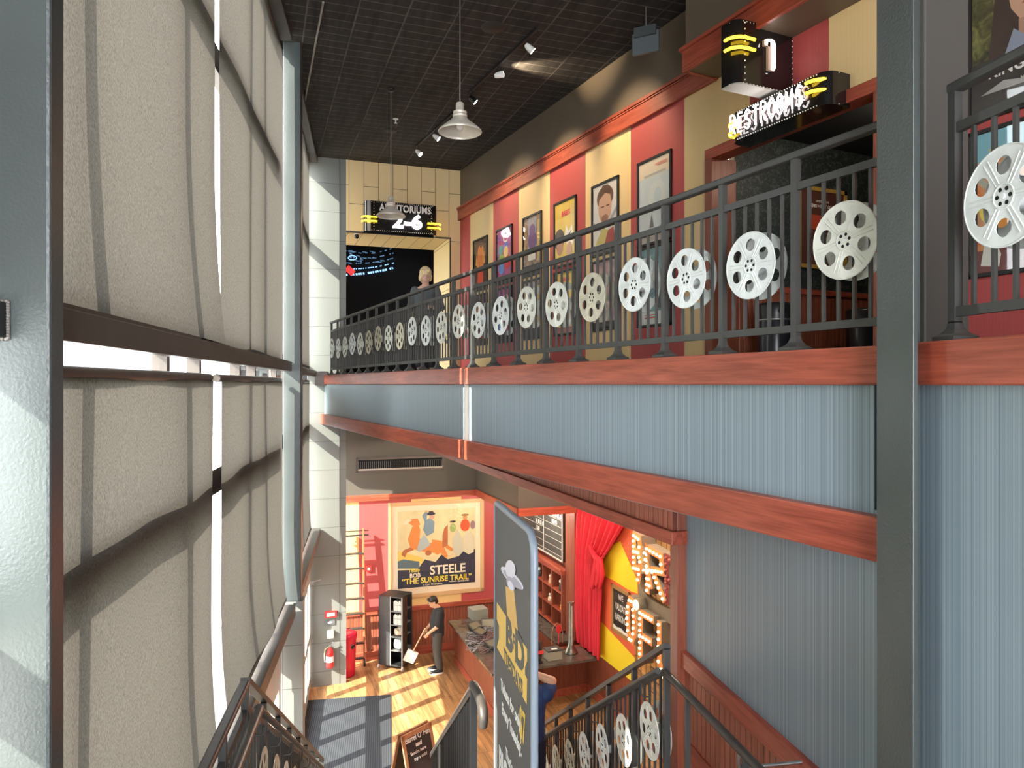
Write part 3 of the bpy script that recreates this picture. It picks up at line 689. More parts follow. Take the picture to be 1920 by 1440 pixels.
# sprinkler, round plates
q=onceil(742,222); t=thing('sprinkler_head','small white sprinkler head on the black ceiling left of the near pendant lamp','sprinkler','B',(q[0],q[1],CEIL))
MB().lathe([(0,-.01),(.05,-.008),(.05,0)],16).build('escutcheon',MT['white'],parent=t); MB().tube([(0,0,-.01),(0,0,-.07)],.012,8).sphere((0,0,-.075),.03,n=10,sc=(1,1,.25)).build('deflector',MT['white'],parent=t)
for (px,py,rr_,lab) in ((925,50,.17,'large flat round black plate on the ceiling above the near pendant lamp'),(733,243,.12,'small round black plate on the ceiling near the sprinkler head')):
    q=onceil(px,py); MB().lathe([(0,-.02),(rr_*.9,-.018),(rr_,-.0)],28).build('ceiling_plate',C(.022,.02,.018),fr='B',loc=(q[0],q[1],CEIL),label=lab,cat='ceiling plate')
# hanging grey sign box seen from its back
x,y,z=onplane_d(1211,100,9.2)
t=thing('hanging_sign_box','grey rectangular box hanging on a thin rod from the ceiling near the corridor trim','sign box','B',(x,y,z),rz=math.radians(-52))
MB().box(-.17,.17,-.025,.025,0,.27,bev=.006).build('box_body',C(.10,.12,.13,.4),parent=t)
MB().box(-.14,.14,-.06,-.02,.21,.33,bev=.005).build('junction_box',C(.06,.07,.075,.4),parent=t)
MB().tube([(0,0,.30),(0,0,CEIL-z)],.008,8).build('rod',MT['metal'],parent=t)
# ======================= SIGNS =======================
def dotline(mb,pts,n,r,M=None,m=0):
    P=[Vector(p) for p in pts]; seg=[(P[i+1]-P[i]).length for i in range(len(P)-1)]; tot=sum(seg)
    for k in range(n+1):
        s=tot*k/n; i=0
        while i<len(seg)-1 and s>seg[i]: s-=seg[i]; i+=1
        q=P[i].lerp(P[i+1],min(1,s/max(seg[i],1e-6))); mb.sphere(q,r,m,6,M)
def dshape(x0,x1,dep,r,left=True,right=True,n=8):   # outline in (x, depth y toward viewer = negative)
    pts=[]
    def arc(cx,cy,a0,a1):
        for i in range(n+1):
            a=math.radians(a0+(a1-a0)*i/n); pts.append((cx+r*math.cos(a),cy+r*math.sin(a)))
    pts.append((x0,0))
    if left: arc(x0+r,-dep+r,180,270)
    else: pts.append((x0,-dep))
    if right: arc(x1-r,-dep+r,270,360)
    else: pts.append((x1,-dep))
    pts.append((x1,0)); return pts
def neon_loops(t,x,dep,zc,side,gap=.09,ln=.20,rad=.10,n=2,name='yellow_neon_tube'):
    for k in range(n):
        z=zc+(k-(n-1)/2)*gap
        pts=[]
        for i in range(11):
            a=math.radians(0+100*i/10)
            pts.append((x+side*(rad*math.sin(a)),-dep-.05+rad*(1-math.cos(a)),z))
        pts=[(x-side*ln,-dep-.05,z)]+pts
        MB().tube(pts,.016,8).build(name,MT['neon_y'],parent=t)
# AUDITORIUMS 2-6 sign on the far wall (frame D; faces -y)
x0s,x1s=at_y('D',15.45,684),at_y('D',15.45,820); zt=at_y('D',15.45,684,374)[1]; zb=at_y('D',15.45,684,431)[1]
ws=x1s-x0s; cz_=(zt+zb)/2
t=thing('lit_sign','black rounded sign with white letters and neon numerals above the far opening','sign','D',((x0s+x1s)/2,15.74,zb))
hs=zt-zb
MB().prism(dshape(-ws/2,ws/2,.29,.09),0,hs,0).build('sign_cabinet',MT['black'],parent=t)
MB().box(-ws/2+.05,-ws/2+.12,-.293,-.26,.0,hs).build('chrome_strip',MT['metal'],parent=t)
d=MB(); ow=[(-ws/2+.02,-.25,0),(-ws/2+.1,-.29,0),(ws/2-.1,-.29,0),(ws/2-.02,-.25,0)]
dotline(d,[(x,y,.02) for x,_,_ in [(0,0,0)] for x,y,_ in ow],34,.009); dotline(d,[(x,y,hs-.02) for x,y,_ in ow],34,.009)
dotline(d,[(-ws/2+.19,-.292,.04),(-ws/2+.19,-.292,hs-.04)],9,.009); dotline(d,[(ws/2-.13,-.292,.04),(ws/2-.13,-.292,hs-.04)],9,.009)
d.build('pin_lights',C(.8,.78,.7),parent=t,kind='stuff')
MB().text('AUDITORIUMS',.20,basis((.08,-.30,hs-.13),(1,0,0),(0,0,1)),0,.006,xs=.80,off=.006,sp=1.05).build('lettering',MT['letter'],parent=t)
MB().text('2-6',.40,basis((.12,-.31,.23),(1,0,0),(0,0,1)),0,.02,xs=1.15,off=.014,sp=1.05).build('neon_numerals',MT['neon_w'],parent=t)
neon_loops(t,-ws/2+.05,.29,.245,-1); neon_loops(t,ws/2-.02,.29,.19,1)
# sign "1" (faces -Y world)
t=thing('lit_sign','black square sign with the glowing white numeral 1 above the restrooms opening','sign','B',(5.64,5.90,3.05))
wl=.36
def dsh2():
    return dshape(-.42,.35,.22,.10,True,False)
MB().prism(dsh2(),.0,.64,0).build('sign_cabinet',MT['black'],parent=t)
MB().prism(dsh2(),-.012,.0,0).build('sign_bottom',C(.45,.45,.42),parent=t)
d=MB()
for z in (.0,.625): dotline(d,[(-.415,-.12,z),(-.34,-.215,z),(.35,-.222,z)],18,.008)
dotline(d,[(-.31,-.223,.03),(-.31,-.223,.61)],9,.008); dotline(d,[(.34,-.223,.03),(.34,-.223,.61)],10,.008)
d.build('pin_lights',C(.85,.82,.75),parent=t,kind='stuff')
MB().box(-.03,.055,-.255,-.225,.17,.47).box(-.08,-.0,-.255,-.225,.41,.47).build('channel_numeral',C(.55,.40,.33),parent=t)
MB().tube([(-.07,-.265,.43),(-.06,-.265,.46),(-.0,-.265,.475),(.03,-.265,.465),(.045,-.265,.44),(.045,-.265,.20),(.03,-.265,.175)],.013,8).build('neon_numeral',MT['neon_w'],parent=t)
neon_loops(t,-.35,.22,.38,-1,gap=.105,ln=.13,rad=.13)
MB().box(.345,.355,-.22,0,0,.64).build('side_trim',MT['metal'],parent=t)
# RESTROOMS sign (faces -X world): local x -> toward camera ; use rz so that local -y faces -X
t=thing('lit_sign','long black rounded sign with white neon RESTROOMS lettering over the dark opening','sign','B',(XW,5.635,2.665),rz=-math.pi/2)
Ls=1.33; hs=.32
MB().prism(dshape(-Ls/2,Ls/2,.30,.13),0,hs,0).build('sign_cabinet',MT['black'],parent=t)
d=MB()
for z in (.01,hs-.01): dotline(d,[(-Ls/2,-.15,z),(-Ls/2+.13,-.302,z),(Ls/2-.13,-.302,z),(Ls/2,-.15,z)],44,.007)
d.build('pin_lights',C(.85,.82,.75),parent=t,kind='stuff')
MB().text('RESTROOMS',.205,basis((-.08,-.315,.165),(1,0,0),(0,0,1)),0,.012,xs=.92,off=-.004,sp=1.0).build('channel_lettering',C(.75,.55,.55),parent=t)
nm=MB()
G={'R':[[(0,0),(0,1),(.6,.95),(.65,.6),(0,.5)],[(.25,.5),(.7,0)]],'E':[[(.6,1),(0,1),(0,0),(.6,0)],[(0,.5),(.5,.5)]],'S':[[(.65,.85),(.3,1),(.0,.78),(.1,.55),(.6,.42),(.65,.18),(.35,0),(0,.12)]],'T':[[(0,1),(.75,1)],[(.37,1),(.37,0)]],
'O':[[(.35+.35*math.cos(a),.5+.5*math.sin(a)) for a in [i*math.pi/5 for i in range(11)]]],'M':[[(0,0),(.05,1),(.42,.3),(.8,1),(.85,0)]],
'B':[[(0,0),(0,1),(.5,.95),(.58,.72),(.45,.53),(0,.52)],[(.45,.53),(.65,.28),(.5,.03),(0,0)]],'A':[[(0,0),(.38,1),(.75,0)],[(.15,.35),(.6,.35)]],'L':[[(0,1),(0,0),(.6,0)]],'F':[[(0,0),(0,1),(.6,1)],[(0,.52),(.5,.52)]],'U':[[(0,1),(0,.25),(.2,0),(.5,0),(.7,.25),(.7,1)]],'N':[[(0,0),(0,1),(.65,0),(.65,1)]],'K':[[(0,0),(0,1)],[(.65,1),(0,.45),(.7,0)]]}
def smooth(P,ch,k=4):
    if ch not in 'SROBU' or len(P)<3: return P
    Q=[]
    for i in range(len(P)-1):
        p0,p1,p2,p3=P[max(i-1,0)],P[i],P[i+1],P[min(i+2,len(P)-1)]
        for j in range(k):
            t_=j/k; Q.append(tuple(.5*((2*p1[d])+(-p0[d]+p2[d])*t_+(2*p0[d]-5*p1[d]+4*p2[d]-p3[d])*t_*t_+(-p0[d]+3*p1[d]-3*p2[d]+p3[d])*t_**3) for d in (0,1)))
    return Q+[P[-1]]
WD={'M':.98,'T':.85}
x=-.60
for ch in 'RESTROOMS':
    for st_ in G[ch]: nm.tube([(x+.10*a,-.345,.065+.20*b) for a,b in smooth(st_,ch)],.0095,8)
    x+=.113*(1.22 if ch=='M' else 1)
nm.build('neon_lettering',MT['neon_w'],parent=t)
neon_loops(t,Ls/2-.20,.30,.20,1,gap=.10,ln=.02,rad=.16,name='yellow_neon_tube'); neon_loops(t,-Ls/2+.10,.30,.14,-1,gap=.10,ln=.02,rad=.12)
# ======================= POSTERS =======================
def ell(cx,cy,rx,ry,n=18): return circ(cx,cy,rx,n,ry)
def rc(a,b,c,d): return [(a,b),(c,b),(c,d),(a,d)]
def poster(label,y0,y1,z0,z1,bgm,shapes,texts,group='framed film posters on the striped corridor wall',xw=XW,fr='B',frame=None,fw=.035,name='framed_poster'):
    """hangs on a wall facing -x; u runs from y1 (far) to y0 (near)"""
    w,h=abs(y1-y0),z1-z0
    t=thing(name,label,'poster',fr,(xw,(y0+y1)/2,z0),group=group)
    fm=frame or MT['matte_black']
    MB().box(-.03,0,-w/2,w/2,0,fw,bev=.004).box(-.03,0,-w/2,w/2,h-fw,h,bev=.004).box(-.03,0,-w/2,-w/2+fw,0,h,bev=.004).box(-.03,0,w/2-fw,w/2,0,h,bev=.004).build('frame',fm,parent=t)
    iw,ih=w-2*fw,h-2*fw
    B=basis((-.012,w/2-fw,fw),(0,-1,0),(0,0,1))
    MB().box(-.010,0,-w/2+fw*.9,w/2-fw*.9,fw*.9,h-fw*.9).build('print',bgm,parent=t)
    ms=[];idx={};mb=MB()
    def mi(m):
        if m.name not in idx: idx[m.name]=len(ms); ms.append(m)
        return idx[m.name]
    for k,(m,pts) in enumerate(shapes): mb.poly([(u*iw,v*ih,.0004*(k+1)) for u,v in pts],mi(m),B)
    for (s,u,v,hh,m,xs) in texts: mb.text(s,hh*ih*1.35,B@T(u*iw,v*ih,.0004*(len(shapes)+2)),mi(m),.0003,xs=xs,off=hh*ih*.03)
    if mb.f: mb.build('poster_art',ms,parent=t)
    MB().box(-.0262,-.0255,-w/2+fw,w/2-fw,fw,h-fw).build('glazing',MT['poster_glass'],parent=t)
    return t
def prange(px_l,px_r): return yc(px_l),yc(px_r)
Z1,Z0=3.03,1.93; Z3,Z2=1.87,.80
cw,ck,cr_=C(.85,.82,.76),C(.03,.03,.035),C(.6,.03,.03)
orange=C(.85,.25,.04); skin=C(.62,.36,.24); skin2=C(.45,.22,.14)
designs=[]
bgA=blotch('print_fire',[(.02,.015,.015),(.10,.05,.04),(.25,.10,.04)],6)
A=[(orange,[(.2,.35),(.3,.8),(.42,.9),(.55,.82),(.72,.88),(.8,.6),(.72,.4)]),(C(.75,.08,.03),rc(.3,.12,.72,.42)),(C(.95,.5,.12),[(.15,.5),(.22,.78),(.28,.5)]),(C(.95,.5,.12),[(.75,.5),(.8,.82),(.87,.5)])]
At=[('FEAR',.5,.74,.12,C(.55,.05,.02),.8),('STAY',.5,.58,.10,cw,.7),('BOLD',.5,.36,.12,ck,.8)]
At=[('LEAP',.5,.74,.12,C(.55,.05,.02),.8)][:0]
bgB=blotch('print_multi',[(.10,.05,.30),(.35,.15,.55),(.55,.06,.12),(.75,.25,.35)],7)
Bs=[(C(.10,.45,.50),ell(.25,.62,.14,.10)),(C(.20,.22,.65),ell(.62,.66,.2,.09)),(C(.85,.60,.25),ell(.62,.56,.16,.11)),(C(.35,.55,.08),ell(.3,.46,.18,.08)),(C(.60,.03,.05),ell(.75,.36,.24,.12)),(C(.12,.30,.65),ell(.3,.28,.2,.12)),(C(.85,.75,.75),ell(.6,.82,.18,.08)),(C(.6,.1,.3),ell(.62,.82,.12,.05)),(ck,rc(0,0,1,.12))]
bgC=blotch('print_dusk',[(.05,.04,.05),(.30,.20,.14),(.55,.42,.34)],6)
Cs=[(C(.45,.42,.50),rc(.25,.45,.75,.97)),(C(.20,.10,.28),ell(.52,.58,.26,.16)),(C(.24,.13,.34),ell(.52,.76,.17,.11)),(C(.6,.45,.2),rc(.8,.2,.95,.9)),(C(.5,.3,.12),rc(.04,.4,.18,.9)),(cw,rc(.28,.24,.70,.36)),(ck,rc(0,0,1,.16))]
bgD=mat('print_yellow',(.72,.52,.08),.5,var=.1)
Ds=[(C(.06,.035,.03),ell(.22,.42,.26,.17)),(skin2,ell(.25,.30,.17,.14)),(cw,[(.55,.62),(.70,.5),(.85,.60),(.92,.35),(.75,.15),(.60,.3),(.5,.45)]),(ck,[(.62,.5),(.7,.45),(.8,.52),(.72,.38)]),(skin,ell(.72,.22,.14,.12)),(C(.35,.06,.06),rc(0,0,1,.1))]
Dt=[('BABES',.55,.81,.085,C(.75,.03,.12),.85)]
bgE=mat('print_white',(.74,.70,.68),.5,var=.08)
Es=[(C(.16,.08,.05),ell(.5,.80,.34,.17)),(skin,ell(.5,.66,.27,.24)),(C(.12,.06,.04),[(.25,.86),(.4,.98),(.62,.97),(.78,.85),(.7,.82),(.5,.86),(.3,.8)]),(C(.10,.05,.04),rc(.33,.66,.47,.68)),(C(.10,.05,.04),rc(.55,.66,.69,.68)),(C(.30,.14,.09),ell(.5,.50,.14,.05)),(C(.35,.37,.42),[(.0,.5),(.35,.36),(.42,.30),(.0,.40)]),(C(.35,.37,.42),[(1,.56),(.6,.34),(.55,.38),(1,.64)]),(C(.60,.50,.15),[(.1,.14),(.4,.36),(.7,.3),(.9,.12)]),(C(.40,.06,.05),[(.5,.12),(.62,.3),(.85,.34),(.92,.12)]),(C(.12,.12,.13),rc(0,0,1,.12))]
bgF=mat('print_pale',(.55,.62,.66),.5,var=.08)
Fs=[(C(.72,.63,.50),rc(0,.80,1,1)),(C(.60,.64,.64),ell(.6,.55,.28,.18)),(C(.50,.58,.62),ell(.62,.55,.12,.10)),(C(.16,.15,.15),[(.35,.18),(.42,.34),(.5,.18)]),(C(.42,.38,.36),rc(.0,.0,1,.16)),(C(.2,.2,.2),ell(.2,.12,.08,.05)),(C(.2,.2,.2),ell(.75,.14,.08,.05))]
Ft=[('CIVILITIES',.5,.83,.055,C(.42,.42,.42),.7),('MEET THE MAKERS OF',.68,.93,.016,cr_,.8),('A NEW FEATURE',.70,.905,.016,cr_,.8)][:1]
Ft=[]
Fs+= [(C(.42,.42,.42),rc(.18,.81,.88,.835)),(C(.65,.08,.06),rc(.55,.93,.92,.936)),(C(.65,.08,.06),rc(.55,.915,.92,.921)),(C(.65,.08,.06),rc(.62,.90,.92,.906))]
ups=[(888.6,915,bgA,A,[], 'dark poster with orange flames'),(932,961.5,bgB,Bs,[],'crowded multicoloured poster'),(981.5,1016.7,bgC,Cs,[],'poster with a purple figure'),(1040,1082,bgD,Ds,Dt,'yellow poster reading BABES'),(1111,1161.7,bgE,Es,[],'poster of a stern man with dark hair'),(1197,1260.5,bgF,Fs,Ft,'tall pale blue poster')]
bgG=mat('print_sea',(.22,.38,.42),.5,var=.35)
Gs=[(C(.70,.74,.72),[(.2,.75),(.35,.95),(.45,.78),(.6,.9),(.7,.6),(.4,.55)]),(C(.08,.12,.14),rc(.55,.2,.85,.5)),(C(.50,.25,.18),ell(.62,.55,.1,.07)),(C(.75,.78,.76),rc(0,0,1,.17))]
lows=[bgA,bgB,bgC,bgD,blotch('print_pink_grey',[(.25,.22,.22),(.55,.35,.35),(.7,.6,.5)],5),bgG]
for i,(a,b,bgm,sh,tx,lab) in enumerate(ups):
    y1_,y0_=prange(a,b)
    poster(lab+' in the upper row of the corridor wall',y0_,y1_,Z0 if i<5 else Z0-.05,Z1 if i<5 else Z1+.03,bgm,sh,tx)
    lowlab=['lower dark orange poster below the flame poster','lower multicoloured poster half hidden by a film reel','lower brown and purple poster behind the railing','lower yellow poster behind the railing','lower grey and pink poster behind the railing','lower sea-blue poster with red lettering at its foot']
    sh2=sh if i<4 else (Gs if i==5 else [(C(.35,.3,.3),ell(.4,.3,.2,.15)),(C(.6,.5,.2),ell(.6,.2,.15,.06)),(ck,rc(0,0,1,.1))])
    tx2=tx if i<4 else ([('CRADLE',.42,.10,.06,cr_,.75)] if i==5 else [])
    if i==3: tx2=[('BABES',.55,.88,.07,C(.75,.03,.12),.85)]
    if i==5: tx2=[]; sh2=sh2+[(cr_,rc(.2,.08,.62,.10)),(cr_,rc(.2,.12,.62,.13))]
    poster(lowlab[i],y0_,y1_,Z2 if i<5 else Z2-.03,Z3,lows[i],sh2,tx2)
# the pair at the right edge
ky1=yc(1816); ky0=ky1-.80
bgK=blotch('print_forest',[(.03,.03,.02),(.12,.11,.04),(.30,.30,.10)],9)
Ks=[(C(.07,.045,.035),[(.18,.35),(.28,.95),(.42,1),(.95,1),(.95,.35)]),(skin,[(.40,.98),(.38,.80),(.42,.66),(.52,.56),(.66,.54),(.85,.62),(.9,1)]),(C(.05,.03,.02),ell(.52,.86,.045,.014)),(C(.05,.03,.02),ell(.78,.90,.045,.014)),(C(.75,.70,.65),ell(.525,.86,.028,.008)),(C(.04,.02,.02),ell(.53,.86,.010,.008)),(C(.10,.06,.04),[(.44,.90),(.52,.915),(.60,.89),(.52,.90)]),(C(.50,.26,.17),[(.62,.85),(.58,.745),(.63,.73),(.70,.75)]),(C(.40,.10,.09),[(.53,.665),(.60,.70),(.68,.70),(.77,.68),(.66,.64)]),(C(.35,.08,.08),rc(.57,.672,.73,.678)),(C(.48,.27,.19),rc(.5,.45,.75,.57)),(C(.30,.33,.42),[(.35,.35),(.45,.52),(.62,.42),(.78,.50),(.85,.35)]),(C(.06,.05,.045),rc(0,0,1,.37)),(C(.45,.42,.40),[(.1,.14),(.35,.20),(.6,.16),(.6,.14)])]
poster('poster of a worried dark-haired face above KINGDOM lettering at the right edge',ky0,ky1,2.12,3.36,bgK,Ks,[('KINGDOM',.56,.275,.085,cw,.86),('MAY 10',.62,.17,.035,C(.6,.58,.5),.8)],group='film posters at the right edge')
bgL=blotch('print_sunset',[(.12,.30,.38),(.45,.45,.35),(.70,.22,.05),(.35,.05,.03)],4)
Ls_=[(C(.20,.45,.52),rc(0,.80,1,1)),(C(.55,.20,.08),[(.5,.75),(.6,.92),(.85,.95),(.9,.7)]),(C(.80,.62,.10),ell(.2,.45,.12,.10)),(C(.55,.08,.05),ell(.42,.55,.12,.10)),(C(.75,.30,.05),ell(.5,.35,.3,.12)),(C(.18,.05,.05),rc(0,0,1,.16)),(C(.7,.68,.6),[(.1,.05),(.14,.2),(.25,.22),(.32,.12),(.3,.03)])]
poster('colourful sunset poster with yellow lettering behind the reel at the right edge',ky0,ky1,.86,2.05,bgL,Ls_,[('TAYLOR',.28,.86,.03,C(.85,.6,.08),.8)],group='film posters at the right edge')
# framed notice inside the restroom recess (faces -Y)
t=thing('framed_notice','framed dark notice with a wooden frame inside the restrooms recess','notice')
ax=[at_y('B',oy1,1494,345),at_y('B',oy1,1585,510)]
x0,x1=ax[0][0],ax[1][0]; zt=at_y('B',oy1,1494,345)[1]; zb=at_y('B',oy1,1494,500)[1]
t.location=((x0+x1)/2,oy1,zb); w=x1-x0; h=zt-zb; gold=C(.50,.30,.06,.35)
MB().box(-w/2,w/2,-.03,0,0,.05).box(-w/2,w/2,-.03,0,h-.05,h).box(-w/2,-w/2+.05,-.03,0,0,h).box(w/2-.05,w/2,-.03,0,0,h).build('frame',gold,parent=t)
mb=MB().box(-w/2+.04,w/2-.04,-.012,0,.04,h-.04,m=0)
Bn=basis((0,-.014,0),(1,0,0),(0,0,1))
mb.text('LIMITED TIME',.045,Bn@T(0,h*.83,0),1,.001,xs=.9); mb.text('MENU + PINT GLASS',.062,Bn@T(0,h*.77,0),1,.001,xs=.85,off=.002)
mb.poly([(-.2,-.0145,h*.48),(-.02,-.0145,h*.48),(-.02,-.0145,h*.66),(-.2,-.0145,h*.66)],2)
mb.sphere((.08,-.02,h*.36),.07,3,sc=(1.2,.2,.6)).sphere((-.1,-.02,h*.26),.07,3,sc=(1.2,.2,.6))
mb.build('notice_print',[C(.10,.03,.02),cw,C(.55,.07,.03),C(.5,.3,.15)],parent=t)
# bins in the recess
def bin_(label,px,first=None):
    X_,_=at_y('B',6.42,px,600); loc=(X_,6.42,BALC)
    if first: return tree_copy(first,'B',loc,label=label)
    t=thing('rubbish_bin',label,'bin','B',loc,group='black cylindrical bins in the restrooms recess')
    MB().lathe([(0,0),(.185,0),(.19,.02),(.19,.66),(.185,.67)],32).build('bin_body',C(.02,.022,.03,.25),parent=t)
    l=MB().lathe([(.192,.66),(.195,.68),(.195,.83),(.18,.86),(.0,.87)],32).build('lid',C(.015,.016,.02,.3),parent=t)
    MB().sphere((-.03,-.165,.76),.07,sc=(1.1,.5,.8)).build('opening',MT['void'],parent=t)  # near-black blob, the shade of the bin mouth put into colour
    MB().lathe([(.1925,.655),(.197,.66),(.197,.672),(.1925,.677)],32).build('metal_band',MT['metal'],parent=t)
    return t
b1=bin_('black cylindrical bin with a chrome band, left one in the restrooms recess',1452)
bin_('black cylindrical bin farther right in the restrooms recess, beside the steel column',1617,b1)
# dark mural beyond the auditoriums opening: thin light strokes on a black wall
t=thing('wall_mural','glowing blue dashed curves on the black wall beyond the far opening','mural','D',(at_y('D',19.28,652),19.28,2.4))
sc_=19.5/F_PX; mb=MB(); rn=random.Random(9)
def mp_(px,py): a=at_y('D',19.25,px,py); return Vector((a[0]-t_x,0,a[1]-2.4))
t_x=at_y('D',19.28,652)
for k in range(5):
    for i in range(22):
        u=i/22; px=640+100*u; py=514-4*k*1.2-38*u*u*(.35+.12*k)-k*7*(1-u)
        if rn.random()<.75-.08*k:
            a=mp_(px,py); b=mp_(px+rn.uniform(1.5,4),py-1.2*u); mb.bar(a,b,.02,.022 if k else .05,m=0 if k<2 else 1)
for i in range(30):
    px,py=rn.uniform(652,715),rn.uniform(466,492); a=mp_(px,py); mb.bar(a,mp_(px+rn.uniform(2,9),py+rn.uniform(0,2)),.01,.016,m=1)
mb.bar(mp_(650,500),mp_(663,512),.03,.16,m=2)
for i in range(14):
    a0=i/14*2*math.pi; a1=(i+1)/14*2*math.pi; mb.bar(mp_(661+8*math.cos(a0),482+4*math.sin(a0)),mp_(661+8*math.cos(a1),482+4*math.sin(a1)),.01,.02,m=0)
def em(n,c,s): return mat(n,c,.5,emit=c,es=s)
mb.build('light_strokes',[em('mural_light_blue',(.25,.5,.9),.9),em('mural_dim_blue',(.10,.2,.35),.5),em('mural_red',(.6,.03,.03),.8)],parent=t)
MB().box(-1.2,2.5,.015,.03,-1.8,1.4).build('backing',MT['void'],parent=t)
# dome camera under the opening head
q=at_y('D',15.95,669,448); t=thing('dome_camera','small black and white security camera under the head of the far opening','camera','D',(q[0],15.95,3.22))
MB().lathe([(0,-.02),(.05,-.02),(.055,0)],16).build('mount',MT['white'],parent=t); MB().sphere((0,0,-.05),.055,n=14).build('dome',MT['black'],parent=t)
# ======================= LOBBY =======================
# entrance mat
mb=MB(); mb.box(-.2,1.50,9.5,15.45,FLOOR,FLOOR+.012)
mm=bpy.data.materials.new('ribbed_mat'); mm.use_nodes=True; nt=mm.node_tree; bb=nt.nodes['Principled BSDF']
wv=nt.nodes.new('ShaderNodeTexWave'); wv.bands_direction='X'; wv.inputs['Scale'].default_value=8.5; wv.inputs['Distortion'].default_value=.0
mp_1=mapped(nt,(1,1,1)); nt.links.new(mp_1.outputs[0],wv.inputs['Vector']); rr1=ramp(nt,[(.2,(.015,.018,.023)),(.8,(.04,.045,.056))]); nt.links.new(wv.outputs[0],rr1.inputs[0]); nt.links.new(rr1.outputs[0],bb.inputs['Base Color']); bb.inputs['Roughness'].default_value=.95
mb.build('entrance_mat',mm,fr='W',loc=(0,0,.0),label='large ribbed grey entrance mat on the plank floor',cat='mat')
# vent on the dark wall
v0,v1=at_y('D',16.87,668,857),at_y('D',16.87,832,881)
t=thing('air_vent','long black linear air vent on the dark wall under the balcony','vent','D',((v0[0]+v1[0])/2,16.87,-2.02)); w=v1[0]-v0[0]
h=.34
MB().box(-w/2,w/2,-.03,0,0,.05).box(-w/2,w/2,-.03,0,h-.05,h).box(-w/2,-w/2+.04,-.03,0,0,h).box(w/2-.04,w/2,-.03,0,0,h).build('frame',MT['bronze'],parent=t)
MB().box(-w/2+.03,w/2-.03,-.004,0,.04,h-.04).build('duct_shade_sheet',MT['void'],parent=t)  # black sheet, the shade of the duct put into its colour
mb=MB(); rn=random.Random(5)
for i in range(44): x=-w/2+.05+(w-.1)*i/43; mb.box(x-.003,x+.003,-.02,-.004,.05,h-.09,M=None)
mb.box(-w/2+.04,w/2-.04,-.025,-.006,.045,.085,m=1)
mb.build('vanes',[C(.16,.17,.17,.4),C(.40,.36,.32,.4)],parent=t)
# big western poster on the lobby end wall (faces -y of D) : built facing -x locally then turned
a0=at_y('D',16.87,728,942); a1=at_y('D',16.87,907,1108)
cx=(a0[0]+a1[0])/2; w=a1[0]-a0[0]; ztop=a0[1]; zbot=-4.97
def face_y(t,fr,x,y,z): t.location=l2w(fr,x,y,z); t.rotation_euler=(0,0,math.pi/2-FR[fr][1])
sky=mat('print_parchment',(.74,.63,.35),.5,var=.12); cream=C(.85,.70,.50)
ho=C(.72,.25,.06); hd_=C(.45,.14,.05); bl=C(.20,.30,.36); lb_=C(.42,.50,.50); nv=C(.03,.035,.06); yl=C(.90,.70,.10); cr=C(.88,.78,.58)
HS=[(sky,rc(.06,.07,.94,.94)),(C(.80,.55,.12),[(.06,.36),(.34,.32),(.34,.40),(.06,.50)]),(C(.10,.16,.18),[(.06,.30),(.3,.28),(.3,.36),(.12,.40),(.06,.38)]),
(nv,[(.06,.07),(.94,.07),(.94,.46),(.88,.42),(.80,.44),(.72,.38),(.62,.36),(.55,.42),(.48,.34),(.36,.38),(.28,.27),(.06,.28)]),
(ho,[(.20,.52),(.17,.62),(.22,.76),(.28,.80),(.31,.72),(.30,.62),(.42,.56),(.52,.58),(.56,.50),(.50,.44),(.38,.46),(.30,.48)]),
(ho,[(.14,.83),(.20,.85),(.28,.85),(.31,.78),(.26,.74),(.20,.79)]),(C(.80,.70,.5),[(.11,.80),(.17,.85),(.22,.84),(.16,.79)]),(ho,[(.44,.60),(.54,.58),(.58,.50),(.62,.40),(.60,.37),(.54,.44),(.50,.42),(.45,.46)]),
(hd_,ell(.40,.45,.035,.03)),(ho,[(.55,.58),(.68,.48),(.70,.46),(.66,.45),(.56,.52)]),(hd_,[(.20,.53),(.12,.50),(.10,.45),(.14,.42),(.16,.47),(.24,.50)]),
(lb_,[(.35,.66),(.40,.60),(.42,.54),(.36,.50),(.30,.47),(.27,.49),(.30,.60)]),(bl,[(.34,.72),(.36,.82),(.42,.85),(.47,.80),(.46,.68),(.38,.64)]),(skin,ell(.44,.86,.03,.03)),(nv,ell(.43,.895,.05,.018)),(nv,rc(.405,.89,.455,.925)),(bl,[(.36,.80),(.33,.88),(.37,.93),(.39,.92),(.38,.84)]),(skin,ell(.375,.925,.014,.012)),
(hd_,[(.56,.50),(.56,.64),(.58,.72),(.62,.76),(.62,.60),(.62,.52)]),(C(.60,.58,.45),[(.68,.44),(.68,.60),(.73,.70),(.78,.60),(.80,.44),(.74,.38)]),(C(.66,.60,.42),[(.80,.44),(.80,.62),(.88,.68),(.93,.60),(.92,.42),(.86,.40)]),
(C(.35,.45,.15),ell(.68,.72,.035,.05)),(nv,ell(.68,.79,.035,.012)),(C(.70,.10,.03),ell(.82,.74,.055,.07)),(C(.6,.28,.1),ell(.82,.83,.025,.025)),(C(.35,.18,.06),ell(.82,.86,.045,.014)),(C(.3,.2,.2),ell(.91,.74,.03,.05))]
TX=[('STEELE',.62,.245,.105,cr,.98),('BOB',.25,.205,.05,cr,.95),('Tiffany',.24,.265,.045,yl,.8),('\u201cTHE SUNRISE TRAIL\u201d',.50,.142,.066,yl,.95),('n Corr Production',.45,.092,.024,cr,.9),('Presented by',.68,.102,.014,cr,.9),('DISTRIBUTED',.80,.098,.018,cr,.9)]
t=poster('big framed western film poster with a leaping orange horse on the red lobby wall',-w/2,w/2,zbot,ztop,cream,HS,TX,group=None,xw=0,fr='D',frame=C(.62,.38,.18,.45),fw=.09)
